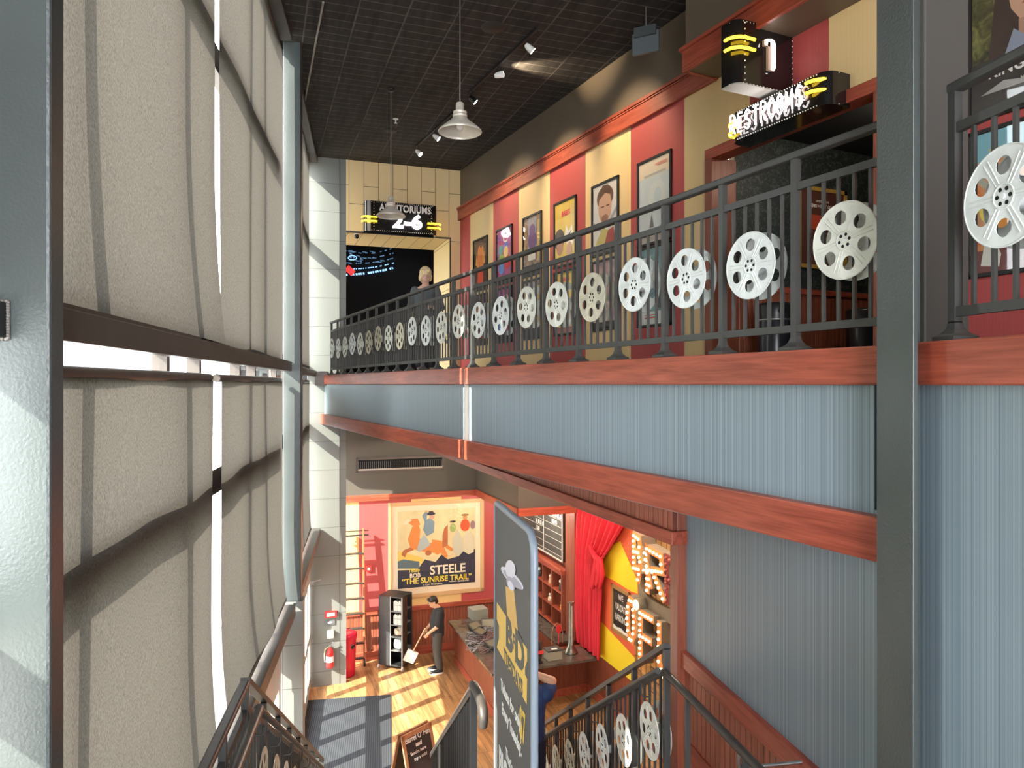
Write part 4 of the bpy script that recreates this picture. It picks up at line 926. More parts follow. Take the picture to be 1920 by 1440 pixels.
face_y(t,'D',cx,16.87,zbot); t.rotation_euler[2]=-math.pi/2-FR['D'][1]+math.pi
# stripe-wall ladder
t=thing('library_ladder','tall wooden rolling ladder with black metal treads leaning beside the framed western poster','ladder','D',(at_y('D',16.75,664),16.72,FLOOR))
xl,xr=at_y('D',16.7,647)-at_y('D',16.75,664),at_y('D',16.7,681)-at_y('D',16.75,664)
H_=3.0; lean=-.16
def lp(x,z): return (x,lean*(1-z/H_)-.02,z)
for x in (xl,xr):
    MB().bar(lp(x,.05),lp(x,H_+.05),.035,.06,up=(0,1,0)).build('side_rail',C(.30,.14,.05),parent=t)
    MB().tube([(x-.02,lp(x,0)[1],.09),(x+.02,lp(x,0)[1],.09)],.09,16).build('wheel',MT['matte_black'],parent=t)
k=0
for py in (1039.5,1067,1093,1118.6,1145,1170,1195,1217):
    z=H_-.33*k-.5; k+=1
    if z<.1: break
    MB().box(xl,xr,lp(0,z)[1]-.05,lp(0,z)[1]+.05,z-.018,z+.012,bev=.004).build('tread',C(.03,.025,.02),parent=t)
MB().tube([(xl-.12,-.03,H_-.10),(xr+.12,-.03,H_-.10)],.02,10).tube([(xl-.12,-.03,H_-.0),(xr+.12,-.03,H_-.0)],.012,8).build('hanging_bar',MT['matte_black'],parent=t)
# small red alarm on the wall
def wall_item(name,label,cat,fr,ly,px,py,w,h,d,m,extra=None,bev=.005):
    x,z=at_y(fr,ly,px,py); t=thing(name,label,cat,fr,(x,ly,z-h/2)); MB().box(-w/2,w/2,-d,0,0,h,bev=bev).build('housing',m,parent=t)
    if extra: extra(t)
    return t
red=C(.72,.03,.03,.35)
wall_item('fire_alarm_box','small square red alarm box on the red wall right of the ladder','alarm','D',16.87,691,1064,.12,.13,.05,red,lambda t: MB().box(-.025,.025,-.055,-.049,.03,.08).build('light',C(.9,.8,.75),parent=t))
wall_item('fire_alarm_strobe','red and white wide fire alarm strobe on the grey wall','alarm','D',15.74,620,1150,.24,.13,.06,red,lambda t: MB().box(-.08,.08,-.068,-.058,.03,.10,bev=.004).build('strobe_lens',C(.9,.88,.85),parent=t))
wall_item('wall_plate','dark grey plate with a white oval on the grey wall under the strobe','plate','D',15.74,618.5,1166,.21,.10,.02,C(.12,.12,.13),lambda t: MB().sphere((0,-.022,.05),.05,sc=(1,.2,.45)).build('oval_lens',C(.85,.85,.85),parent=t))
wall_item('cream_box','small cream box on the grey wall above the fire extinguisher','box','D',15.74,619,1187,.13,.16,.07,C(.75,.68,.50),lambda t: MB().box(-.02,.0,-.075,-.068,.07,.09).box(.02,.035,-.075,-.068,.03,.05).build('key_slot',C(.3,.25,.15),parent=t))
x,z=at_y('D',15.74,618,1225)
t=thing('fire_extinguisher','red fire extinguisher with a sunlit top hanging on the grey wall','fire extinguisher','D',(x,15.66,z-.25))
MB().lathe([(0,0),(.07,0),(.075,.02),(.075,.30),(.06,.36),(.03,.39),(.025,.42),(0,.42)],20).build('cylinder',red,parent=t)
MB().box(-.02,.02,-.02,.02,.41,.45).bar((0,0,.45),(.09,-.0,.50),.02,.015).bar((0,0,.43),(.09,0,.42),.02,.012).build('valve_handle',MT['metal'],parent=t)
MB().tube([(-.02,0,.43),(-.10,0,.38),(-.115,0,.25),(-.10,0,.12)],.012,8).build('hose',C(.55,.5,.3),parent=t)
MB().lathe([(.077,.12),(.077,.24)],20).build('paper_label',C(.85,.82,.8),parent=t)
# door closer arms
x,z=at_y('D',15.70,580,1091); 
t=thing('door_closer','thin metal door closer arm at the top of the entrance glazing','door closer','D',(x,15.62,z)); MB().box(-.08,.08,-.03,.03,-.03,.03).build('closer_body',MT['metal'],parent=t); MB().bar((0,0,.02),(.22,-.02,.06),.012,.02).bar((.22,-.02,.06),(-.02,-.03,-.0),.012,.012).build('arm',MT['metal'],parent=t)
# red bin by the grey wall
t=thing('recycling_bin','tall bright red round bin on the plank floor beside the grey wall','bin','D',(1.83,16.18,FLOOR))
mr=C(.62,.01,.05,.22)
MB().lathe([(0,0),(.20,0),(.215,.03),(.235,.80),(.24,.82)],32).build('bin_body',mr,parent=t); MB().lathe([(.245,.80),(.262,.84),(.255,.90),(.20,.93),(0,.93)],32).build('lid',mr,parent=t)
MB().sphere((.13,-.19,.66),.055,sc=(1,.4,1),n=14).build('black_knob',MT['black'],parent=t)
# tall black shelf on casters
ang=math.radians(33)
fx,fy=2.95,16.02
t=thing('rotating_shelf','tall black shelf unit on casters with binders and folded cloths, left of the man','shelf','D',(fx,fy+.30,FLOOR),rz=0)
t.rotation_euler[2]=-FR['D'][1]-math.radians(38)
A_,B_,Hh=.29,.24,1.62
MB().box(-A_,A_,-B_,B_,Hh-.03,Hh,bev=.003).build('top_panel',MT['matte_black'],parent=t)
MB().box(-A_,A_,-B_,B_,.09,.12).build('bottom_panel',MT['matte_black'],parent=t)
MB().box(-A_,.0,-B_,-B_+.02,.12,Hh-.03).build('front_panel',C(.03,.03,.033,.35),parent=t)
MB().box(A_-.02,A_,-B_,0,.12,Hh-.03).build('side_panel',C(.045,.03,.022,.3),parent=t)
MB().box(-A_,-A_+.02,-B_,B_,.12,Hh-.03).build('end_panel',MT['matte_black'],parent=t); MB().box(-A_,A_,B_-.02,B_,.12,Hh-.03).build('back_panel',MT['matte_black'],parent=t)
MB().box(A_-.022,A_+.004,-B_-.004,-B_+.02,.10,Hh).box(-.012,.008,-B_-.004,-B_+.01,.10,Hh).build('edge_strip',C(.25,.25,.25,.3),parent=t)
szs=[.46,.80,1.10,1.40]
szs=[.42,.72,.98,1.28]
for z in szs: MB().box(0,A_-.02,-B_,B_-.03,z,z+.02).build('shelf_board',C(.12,.12,.12,.4),parent=t)
def child_world(t,loc): 
    c,s=math.cos(t.rotation_euler[2]),math.sin(t.rotation_euler[2]); return (t.location.x+loc[0]*c-loc[1]*s,t.location.y+loc[0]*s+loc[1]*c,t.location.z+loc[2])
bk=None
for r_,z in enumerate((1.30,1.00)):
    for i in range(7):
        m=C(.62,.60,.54) if i%3 else C(.48,.47,.42)
        o=MB().box(-.012,.012,-.07,.07,0,.20+.01*((i*3)%4),bev=.002).box(-.0115,.0115,-.0705,-.069,.12,.14,m=1).build('binder',[m,C(.3,.3,.3)])
        o.location=child_world(t,(.07+.027*i,-B_+.10,z)); o.rotation_euler=t.rotation_euler; tag(o,'thin pale binder standing on the '+('top' if r_==0 else 'second')+' shelf of the black shelf unit','binder','binders on the black shelf unit, '+('top' if r_==0 else 'second')+' shelf')
def cloth(name,lab,c,z,w_,h_,seed):
    rn=random.Random(seed); bm=bmesh.new(); bmesh.ops.create_uvsphere(bm,u_segments=20,v_segments=10,radius=1)
    for v in bm.verts:
        k=1+.22*math.sin(5*v.co.x+seed)*math.cos(6*v.co.y)+rn.uniform(-.08,.08); v.co=Vector((v.co.x*w_*k,v.co.y*.12*k,max(0,(v.co.z+.75))*h_*k))
    mb=MB().addbm(bm,0,None,True); o=mb.build(name,c); o.location=child_world(t,(.14,-.08,z)); o.rotation_euler=t.rotation_euler; tag(o,lab,'cloth')
cloth('folded_cloth','crumpled cream cloth on the third shelf of the black shelf unit',C(.72,.55,.40),.742,.11,.09,1)
cloth('folded_cloth','crumpled grey cloths heaped on the fourth shelf of the black shelf unit',C(.40,.42,.44),.442,.11,.14,2)
for sx in (-1,1):
    for sy in (-1,1):
        c_=MB().tube([(sx*(A_-.0)-.015,sy*(B_+.0),.045),(sx*A_+.015,sy*B_,.045)],.042,14); c_.box(sx*A_-.02,sx*A_+.02,sy*B_-.015,sy*B_+.015,.06,.10); c_.build('caster',C(.55,.50,.45,.3),parent=t)
# ---------- counter ----------
def in_d(name,lab,cat): return thing(name,lab,cat,'D',(4.7,13.4,FLOOR))
t=in_d('bar_counter','L-shaped cherry wood bar counter with a dark polished top','counter')
o=(4.7,13.4)
def sh(pts): return [(x-o[0],y-o[1]) for x,y in pts]
base=[(4.25,13.02),(4.85,13.02),(5.35,13.62),(6.42,13.70),(6.42,13.95),(5.2,13.95),(4.85,13.6),(4.85,16.1),(4.25,16.1)]
MB().prism(sh(base),0,.88).build('counter_base',MT['red_woodz'],parent=t)
MB().prism(sh([(4.235,13.0),(4.86,13.0),(5.36,13.6),(6.42,13.68),(6.42,13.72),(5.3,13.66),(4.80,13.06),(4.27,13.06),(4.27,16.12),(4.235,16.12)]),0,.16).build('kick_board',MT[R],parent=t)
top=[(4.13,12.96),(6.30,13.02),(6.30,13.72),(5.15,13.72),(4.92,14.0),(4.92,16.2),(4.13,16.2)]
tm=mat('dark_stone_top',(.10,.09,.075),.12,0,0,0,.3,6)
MB().prism(sh(top),.88,.925).build('counter_top',tm,parent=t)
CT=FLOOR+.925
MB().box(4.88,6.4,13.95,13.96,FLOOR,FLOOR+.1)
# back counter
tb=thing('back_counter','dark topped back counter under the wooden pigeonhole shelves','counter','D',(6.2,16.0,FLOOR))
MB().box(-.25,.25,-1.8,2.6,0,.86).build('counter_base',MT['red_woodz'],parent=tb); MB().box(-.3,.25,-1.85,2.6,.86,.90).build('counter_top',tm,parent=tb)
# pigeonhole shelves on bar back wall (plane x=6.45)
t=thing('pigeonhole_shelf','cherry wood pigeonhole shelving on the bar wall under the menu board','shelf','D',(6.45,14.65,-5.35))
zs0,zs1=0,1.22
cols=[0,.55,1.1,1.65,2.2,2.75,3.3]
for y in cols: MB().box(-.20,.03,y-.02,y+.02,zs0,zs1,bev=.003).build('upright',MT['red_woodz'],parent=t)
for z in (0,.40,.80,1.2): MB().box(-.20,.03,0,3.3,z-.012,z+.012).build('shelf_board',MT[R],parent=t)
MB().box(-.22,.03,-.05,3.35,1.21,1.30,bev=.005).box(-.24,-.2,-.05,3.35,1.29,1.33).build('cornice',MT[R],parent=t)
# figurines on it (generic)
def figurine(lab,px,py,c1_,c2_,h=.22):
    y,z=at_x('D',6.36,px,py)
    t=thing('figurine',lab,'figurine','D',(6.34,y,z),group=None)
    MB().lathe([(0,0),(.05,0),(.055,.02),(.05,h*.3),(.035,h*.6),(0,h*.62)],14).build('figure_body',c1_,parent=t)
    MB().sphere((0,0,h*.78),h*.2,n=12).build('figure_head',c2_,parent=t)
    MB().tube([(-.0,-.04,h*.5),(0,-.075,h*.3)],.014,6).tube([(0,.04,h*.5),(0,.075,h*.3)],.014,6).build('figure_arms',c1_,parent=t)
def shz(px,k):   # z of shelf k at bar wall -> py
    y=at_x('D',6.36,px); X,Y,_=l2w('D',6.36,y); d=X*SN+Y*CN; return HZ-(-5.35+k*.40+.012)/d*F_PX
figurine('black and white figurine in the upper pigeonhole nearest the banner',1013,shz(1013,2),C(.04,.04,.045),C(.8,.8,.8))
figurine('tan figurine in the upper pigeonhole, middle of the visible shelves',1034,shz(1034,2),C(.62,.38,.22),C(.7,.5,.35))
figurine('dark figurine with a pale head in the pigeonhole beside the wooden pillar',1054,shz(1054,2),C(.03,.03,.035),C(.75,.65,.62),.26)
figurine('small cream figurine in the middle pigeonhole row',1033,shz(1033,1),C(.7,.6,.45),C(.8,.75,.65),.18)
figurine('orange figurine in the lower pigeonhole beside the wooden pillar',1056,shz(1056,1),C(.80,.38,.05),C(.85,.5,.1),.20)
# menu board on the bar wall
y0=at_x('D',6.40,1057); 
t=thing('menu_board','black menu letter board with white prices above the pigeonhole shelves','menu board','D',(6.40,y0,-3.93)); Wd=3.4;Hd=1.22
MB().box(-.02,.06,0,Wd,0,Hd).build('board',C(.055,.055,.05,.4),parent=t)
MB().box(-.035,-.018,0,.04,0,Hd).box(-.035,-.018,0,Wd,0,.03).box(-.03,-.018,1.12,1.135,0,Hd).build('trim_strip',C(.55,.52,.48,.4),parent=t)
ln=MB()
for k in range(7): ln.box(-.023,-.0195,.08,1.10,.10+.16*k,.108+.16*k); 
for k in range(7): ln.box(-.023,-.0195,1.17,2.5,.10+.16*k,.108+.16*k)
ln.build('letter_rails',C(.6,.6,.56),parent=t)
Bm=basis((-.024,0,0),(0,-1,0),(0,0,1))
for (s,y,z) in (('DRINK',.85,1.13),('105',.42,1.13),('FALL CITY',.80,.97),('165 .85 US .60',.36,.97),('RED',.55,.81),('+20',.40,.81),('1.1 15.60',1.45,.97),('205.1 35.165.',1.75,.81),('165 .85 US .60',1.4,.65),('35.00',1.5,.49)):
    MB().text(s,.135,Bm@T(-y,z,0),0,.001,xs=.66,off=.004).build('menu_line',MT['white'],parent=t)
# white switch box
y,z=at_x('D',6.44,1012,1129)
# things on the counter
def on_top(px,py): 
    d=-CT*F_PX/(py-HZ); X=Y=0; t_=(px-960)/F_PX; r=t_*d; X,Y=r*CN+d*SN,-r*SN+d*CN; return w2l('D',X,Y)
x,y=on_top(1037,1234)
t=thing('cash_box','small beige-grey box with a dark top on the counter right of the banner','box','D',(x,y,CT),rz=.05)
MB().box(-.15,.15,-.10,.12,0,.17,bev=.006).build('box_body',C(.33,.31,.25,.4),parent=t); MB().box(-.16,.16,-.11,.13,.17,.20,bev=.006).box(-.05,.07,-.06,.0,.20,.205,m=1).build('box_top',[C(.05,.05,.05,.4),MT['white']],parent=t)
x,y=on_top(1045,1206)
t=thing('red_paddle','red paddle shaped sign standing inside a thin brown wire hoop on the counter','sign','D',(x,y,CT+.0))
MB().tube([(.12*math.cos(a)*1.0,0,.20+.22*math.sin(a)) for a in [math.pi*i/12 for i in range(13)]],.008,8).bar((-.12,0,0),(-.12,0,.2),.016,.016).bar((.12,0,0),(.12,0,.2),.016,.016).build('wire_hoop',C(.35,.15,.08),parent=t)
MB().prism(circ(.03,.30,.06,18,.09),-.01,.01,0,basis((0,0,0),(1,0,0),(0,0,1))).bar((.03,0,.0),(.03,0,.22),.02,.02).build('paddle',C(.60,.03,.03),parent=t)
x,y=on_top(1074,1226)
t=thing('cup_dispenser','tall tarnished metal tube with a flared foot on the end of the counter','dispenser','D',(x,y+.1,CT))
tar=mat('tarnished_metal',(.28,.27,.24),.28,.85,0,0,.3,9)
MB().lathe([(0,0),(.14,0),(.145,.01),(.12,.05),(.075,.12),(.058,.20),(.055,.5),(.06,.98),(.066,1.0),(.066,1.02),(.05,1.02),(.05,.9),(0,.88)],24).build('tube_body',tar,parent=t)
MB().box(-.012,.012,-.065,-.055,.15,.95,bev=.004).build('slot_strip',C(.5,.48,.42,.3),parent=t)
# monitor / terminals behind the banner edge on the right
x,y=on_top(1012,1250); t=thing('card_terminal','dark card terminal on the counter peeking out right of the banner','terminal','D',(x,y+.25,CT)); MB().box(-.12,.12,-.1,.1,0,.05,bev=.01).build('terminal_base',MT['matte_black'],parent=t); MB().box(-.14,.14,-.02,.02,.05,.40,bev=.01).build('terminal_screen',C(.04,.04,.04,.2),parent=t); MB().box(-.14,.14,-.11,-.09,.19,.25).build('red_strip',C(.65,.04,.05),parent=t)
# pile of terminals on the left run
def terminal(lab,px,py,rz,tilt,first=None):
    x,y=on_top(px,py)
    t=thing('card_reader',lab,'card reader','D',(x,y,CT+.0),rz=rz,group='card readers piled on the left end of the counter')
    M=Matrix.Rotation(tilt,4,'X')
    MB().box(-.16,.16,-.11,.11,.06,.10,0,M,bev=.008).build('reader_body',C(.04,.04,.038,.3),parent=t)
    MB().box(-.13,.13,-.085,.085,.10,.104,0,M).build('reader_screen',C(.20,.18,.12,.25),parent=t)
    MB().box(-.08,.08,-.06,.06,0,.07,bev=.01).build('reader_stand',MT['matte_black'],parent=t)
terminal('tilted dark card reader at the back of the pile on the counter',888,1178,.5,.5)
terminal('tilted brownish card reader in the middle of the pile on the counter',898,1190,.9,.35)
terminal('brown topped card reader at the front of the pile beside the banner',922,1212,.5,.45)
terminal('card reader standing steeply behind the others in the pile on the counter',915,1170,-.3,1.0)
rn=random.Random(12); mb=MB()
for k in range(26):
    px,py=rn.uniform(880,928),rn.uniform(1182,1224); x,y=on_top(px,py); a0=rn.uniform(0,6); f1=rn.uniform(1,2.4); pts=[(x-4.7+.11*math.cos(a0+f1*s*.5)+.02*s*.3,y-14.5+.09*math.sin(a0*2+s*.5),.012+.04*(1+math.sin(a0+s*.8))) for s in range(14)]
    mb.tube(pts,.006,5,m=k%3)
mb.build('tangled_cables',[C(.35,.36,.40,.4),C(.05,.05,.05,.4),C(.22,.12,.14,.4)],fr='D',loc=(4.7,14.5,CT),label='tangle of grey and black cables around the card readers on the counter',cat='cables',kind='stuff')
x,y=on_top(866,1158); t=thing('grey_box','grey-green square box at the far left end of the counter','box','D',(x+.35,y-.1,CT),rz=.1); MB().box(-.19,.19,-.16,.16,0,.24,bev=.006).build('box_body',C(.30,.31,.26,.4),parent=t); MB().box(-.17,.17,-.162,-.158,.02,.22).build('front_plate',C(.26,.27,.22,.4),parent=t)
# ---------- curtain ----------
t=thing('stage_curtain','long red curtain gathered by a tieback beside the painted wall','curtain','D',(6.33,13.5,CT))
def cpt(px,py): y,z=at_x('D',6.28,px,py); return (0,y-13.5,z-CT)
rows=[(930,1078,1190),(958,1078,1180),(985,1077,1168),(1010,1077,1154),(1030,1077,1143),(1045,1077,1132),(1060,1077,1129),(1080,1076,1127),(1120,1076,1126),(1160,1076,1124),(1200,1077,1123),(1232,1080,1123)]
vs=[];N=60
yr=[]
for (py,pa,pb) in rows:
    ya_=at_x('D',6.28,pa); 
    yb_,zb_=at_x('D',6.28,pb,py); yr.append((ya_,yb_,zb_))
for r_i,(ya_,yb_,zb_) in enumerate(yr):
    for i in range(N+1):
        u=i/N; y=ya_+(yb_-ya_)*u
        f=.045*math.sin(u*2*math.pi*9+.3*math.sin(r_i))+.015*math.sin(u*37)
        z=zb_ 
        if r_i==len(yr)-1: z=-5.33+.02*math.sin(u*30)
        sag=0
        vs.append((f-.03,y-13.5,z-CT+sag))
fs=[(j*(N+1)+i,j*(N+1)+i+1,(j+1)*(N+1)+i+1,(j+1)*(N+1)+i) for j in range(len(rows)-1) for i in range(N)]
cm=mat('red_velvet',(.62,.012,.03),.7,0,.2,50)
MB().add(vs,fs,smooth=True).build('drape',cm,parent=t)
# swag falling over the tieback
mb=MB(); 
sw_=[(1109,1018),(1120,1045),(1131,1052),(1134,1075),(1131,1095),(1125,1110),(1118,1106),(1112,1085),(1110,1060)]
for k in range(5):
    a=[cpt(1110+3*k,1022+5*k),cpt(1122+2*k,1048),cpt(1118+4*k,1075),cpt(1113+4.0*k,1098+4*math.sin(k*2))]
    mb.tube([(-.10-.02*(k%2),p[1],p[2]) for p in a],[.03,.05,.05,.035],8)
mb.build('swag_tail',cm,parent=t)
# ---------- parking sign ----------
a=at_x('D',6.43,1148,1092); b=at_x('D',6.43,1183,1110); zb=at_x('D',6.43,1148,1180)[1]; y1_,y0_=a[0],b[0]; h=a[1]-zb
t=poster('framed black sign reading WE VALIDATE PARKING on the painted wall',y0_,y1_,zb,a[1],C(.02,.02,.02),[(cw,[(0,.0),(0,.10),(.25,.07),(.5,.11),(.75,.06),(1,.10),(1,0)])],[('WE',.5,.84,.15,cw,.8),('VALIDATE',.5,.58,.17,cw,.55),('PARKING',.5,.32,.17,cw,.6)],group=None,xw=6.43,fr='D',frame=C(.35,.20,.07,.4),fw=.07,name='framed_sign')
# ---------- marquee ----------
def letter(ch,fr,x,y,z,wy,hz,dep,face,bulbm,lab,nb=.095,sw_=.13,lit=True):
    """channel letter on wall facing -x; y = far side start"""
    t=thing('marquee_letter',lab,'marquee letter',fr,(x,y,z),group='bulb lit marquee letters on the wooden backing')
    Bf=basis((-dep,0,0),(0,-1,0),(0,0,1)); body=MB(); bulbs=[]; fc=MB()
    for st_ in G[ch]:
        P=[Vector((a*wy,b*hz,0)) for a,b in st_]
        for i in range(len(P)-1):
            a,b=P[i],P[i+1]; d=(b-a); L=d.length; n_=Vector((-d.y,d.x,0)).normalized()*sw_/2; e=d.normalized()*sw_*.42
            q=[a-n_-e,b-n_+e,b+n_+e,a+n_-e]; 
            body.prism([(v.x,v.y) for v in q],-dep+.0,-.004-.001*i,0,Bf)
            fc.prism([(v.x,v.y) for v in q],-.004-.001*i,.0+.001*(i%3),0,Bf)
            k=max(1,int(round(L/nb)))
            for j in range(k+(1 if i==len(P)-2 else 0)):
                bulbs.append(a+d*j/k)
    body.build('letter_case',C(.24,.20,.15,.5),parent=t); fc.build('letter_face',face,parent=t)
    for q in bulbs:
        MB().sphere(tuple(Bf@Vector((q.x,q.y,.018))),.026,n=10).build('bulb',bulbm,parent=t)
    return t
of=C(.70,.22,.06); dr=C(.25,.03,.03); unl=C(.45,.12,.10,.2)
def lsp(px,pytop,pybot): a=at_x('D',6.15,px,pytop); b=at_x('D',6.15,px,pybot); return a[0],b[1],a[1]-b[1]
for (ch,pxa,pxb,pt,pb_,lit,lab,dp) in (('B',1189,1203,1003,1064,1,'narrow bulb lit letter B seen nearly edge-on in the upper row',.32),('A',1197,1219,1019,1086,1,'bulb lit letter A in the upper row beside the letter R',.26),('R',1214,1246,1028,1106,1,'big bulb lit letter R in the upper row',.24),('R',1250,1284,1045,1126,0,'unlit dark red letter R beside the wooden jamb in the upper row',.22),
    ('O',1177,1190,1120,1196,1,'tall narrow bulb lit letter O overlapping the parking sign',.32),('F',1201,1228,1148,1236,1,'bulb lit letter F in the lower row',.26),('U',1236,1275,1170,1262,1,'orange bulb lit letter U in the lower row behind the stair post',.24)):
    ya_=at_x('D',6.43-dp,pxa); yb_=at_x('D',6.43-dp,pxb); za=at_x('D',6.43-dp,pxa,pb_)[1]; zt_=at_x('D',6.43-dp,pxa,pt)[1]
    letter(ch,'D',6.43,ya_,za,abs(ya_-yb_)/.75,(zt_-za),dp,of if lit else dr,MT['bulb'] if lit else unl,lab,nb=.10 if ch!='U' else .12,sw_=.13)
y,z=at_x('D',6.14,1193,1133)
t=thing('marquee_apostrophe','round bulb lit apostrophe with a short tube body beside the letter O','marquee letter','D',(6.14,y,z)); MB().tube([(0,0,0),(.29,0,0)],.11,18).build('tube_case',C(.24,.20,.15,.5),parent=t); MB().sphere((-.01,0,0),.09,n=14,sc=(.4,1,1)).build('bulb',MT['bulb'],parent=t)
# wooden barrel backing and hoop
wp=bricked('barrel_planks',(.55,.28,.09),(.42,.20,.06),(.09,.045,.02),.42,.17,.012,swap='zy',rough=.5,bump=.6,noise=5)
yA=at_x('D',6.38,1198); mb=MB()
bs=[(1197,1062),(1197,1140),(1190,1215),(1191,1290),(1330,1420),(1330,1030),(1240,1002),(1215,1003),(1200,1030)]
Pp=[at_x('D',6.38,px,py) for px,py in bs]
Bf=basis((6.38,0,0),(0,-1,0),(0,0,1))
mb.prism([(-y,z) for y,z in Pp],-.04,0,0,Bf); S('wall_sign_planks',mb,wp)
mb=MB(); up=[(1196,1085),(1203,1102),(1215,1118),(1232,1130),(1250,1139),(1275,1148)]; dn=[(1197,1108),(1205,1128),(1218,1144),(1234,1157),(1250,1166),(1275,1178)]
U=[at_x('D',6.30,*p) for p in up]; D_=[at_x('D',6.30,*p) for p in dn]
mb.prism([(-y,z) for y,z in U[::-1]]+[(-y,z) for y,z in D_],-.06,0,0,basis((6.30,0,0),(0,-1,0),(0,0,1)))
mb.build('barrel_hoop',C(.22,.17,.12,.5),fr='D',loc=(0,0,0),label='curved brown metal hoop sweeping across the wooden sign backing',cat='sign band')
# ---------- banner ----------
t=thing('banner_stand','tall charcoal banner stand with a saucer picture and a yellow ticket','banner','N',(0,0,LAND))
ht=2.24; hw=.42; r=.10
out=[(-hw,.10),(hw,.10)]+[(hw-r+r*math.cos(a),ht-r+r*math.sin(a)) for a in [math.pi/2*i/6 for i in range(7)]]+[(-hw+r*.3+r*.3*math.cos(a),ht-r*.3+r*.3*math.sin(a)) for a in [math.pi/2+math.pi/2*i/6 for i in range(7)]]
Bb=basis((-.012,0,0),(0,-1,0),(0,0,1))
bg_=C(.085,.083,.085,.55)
MB().prism(out,-.02,.0,0,Bb).build('banner_panel',bg_,parent=t)
edge=[(hw,.06)]+out[2:]+[(-hw,.06)]
MB().tube([(x,y,-.012) for x,y in edge],.017,10,0,Bb).build('edge_tube',C(.20,.24,.29,.35),parent=t)
MB().box(-.16,.16,-.46,.46,0,.06,bev=.015).build('stand_base',MT['matte_black'],parent=t)
# artwork positions are taken along the banner face
def bq(px,py):
    y,z=at_x('N',-.012,px,py); return (-y, z-LAND)
yt=C(.80,.52,.10,.5); ms=[yt,C(.70,.42,.12,.5),C(.72,.70,.80,.5),C(.40,.38,.48,.5),MT['white'],bg_]
mb=MB()
def bp(pts,m,k): 
    P=[bq(*p) for p in pts]; mb.poly([(u,v,.0006*k) for u,v in P],m,Bb)
def fin(n):
    global mb
    mb.build(n,ms,parent=t); mb=MB()
bp([(948,1098),(964,1106),(972,1190),(952,1180)],1,1); fin('light_beam_print')
bp([(932,1128),(937,1150),(955,1160),(989,1213),(990,1240),(983,1248),(984,1262),(990,1268),(989,1320),(932,1214),(935,1195),(933,1170)][0:1]+[(989,1216),(989,1238),(985,1250),(985,1264),(989,1272),(988,1320),(932,1212),(936,1196),(936,1172),(932,1160)],0,2)
def bell(cx,cy,a,b,ang,m,k,n=26):
    P=[]; 
    for i in range(n):
        th=2*math.pi*i/n; x=a*math.cos(th); y=b*math.sin(th); P.append((cx+x*math.cos(ang)-y*math.sin(ang),cy+x*math.sin(ang)+y*math.cos(ang)))
    bp(P,m,k)
bell(961,1083,29,8.5,.80,2,3); bell(962,1086,25,6,.80,3,4); bell(958,1066,9.5,17,-.10,2,5); bell(959,1093,7,14,-.35,3,6); bell(959,1097,4.5,10,-.35,2,7)
fin('saucer_print')
def tl(s_,px,py,size,m,xs=1,off=.002,du=0): 
    q=bq(px,py); mb.text(s_,size,Bb@T(q[0]+du,q[1],.0022),m,.0003,xs=xs,off=off); fin('lettering')
tl('B',955,1192,.20,5,1.35,.010); tl('F',964,1204,.10,5,1.0,.003); tl('D',975,1224,.20,5,1.30,.010)
tl('TUESDAYS',962,1258,.094,5,.95,.003)
tl('Tickets for only',957,1317,.075,4,.95,.003); tl('Every Tuesday.',959,1364,.078,4,.95,.003)
tl('$7',980,1362,.20,0,.55,.004); tl('That\u2019s',955,1425,.075,4,.9,.002); tl('BIG',944,1445,.20,4,.7,.008)
#,ms,parent=t)
# ---------- A-frame chalkboard ----------
q=onplane_d(775,1440,11.3)
t=thing('sandwich_board','wooden A-frame chalkboard with white writing on the lobby floor','sandwich board','B',(q[0]+.05,q[1]+.1,FLOOR),rz=math.radians(26))
bw,bh=.32,.97; tl=math.radians(14)
Mf=Matrix.Translation((0,-.27,0))@Matrix.Rotation(-tl,4,'X'); Mb_=Matrix.Translation((0,.27,0))@Matrix.Rotation(tl,4,'X')
for nm_,M in (('front_board',Mf),('back_board',Mb_)):
    mb=MB().box(-bw,-bw+.06,-.015,.015,0,bh,0,M,bev=.004).box(bw-.06,bw,-.015,.015,0,bh,0,M,bev=.004).box(-bw,bw,-.015,.015,bh-.07,bh,0,M,bev=.004).box(-bw,bw,-.015,.015,.10,.17,0,M,bev=.004)
    f=mb.build(nm_,C(.42,.20,.10),parent=t)
    MB().box(-bw+.05,bw-.05,-.008,.008,.15,bh-.06,0,M).build('slate',C(.03,.028,.03),parent=f)
    if nm_=='front_board':
        tx=MB(); Bs_=M@basis((0,-.010,0),(1,0,0),(0,0,1))
        tx.text("Barrel O\u2019 Fun",.115,Bs_@T(0,.87,0),0,.001,xs=.82,off=.003); tx.text('and',.09,Bs_@T(0,.76,0),0,.001,off=.003); tx.text('Snacks here',.07,Bs_@T(-.03,.66,0),0,.001,off=.001).text('try a cold',.07,Bs_@T(0,.57,0),0,.001); tx.build('chalk_writing',MT['white'],parent=f)
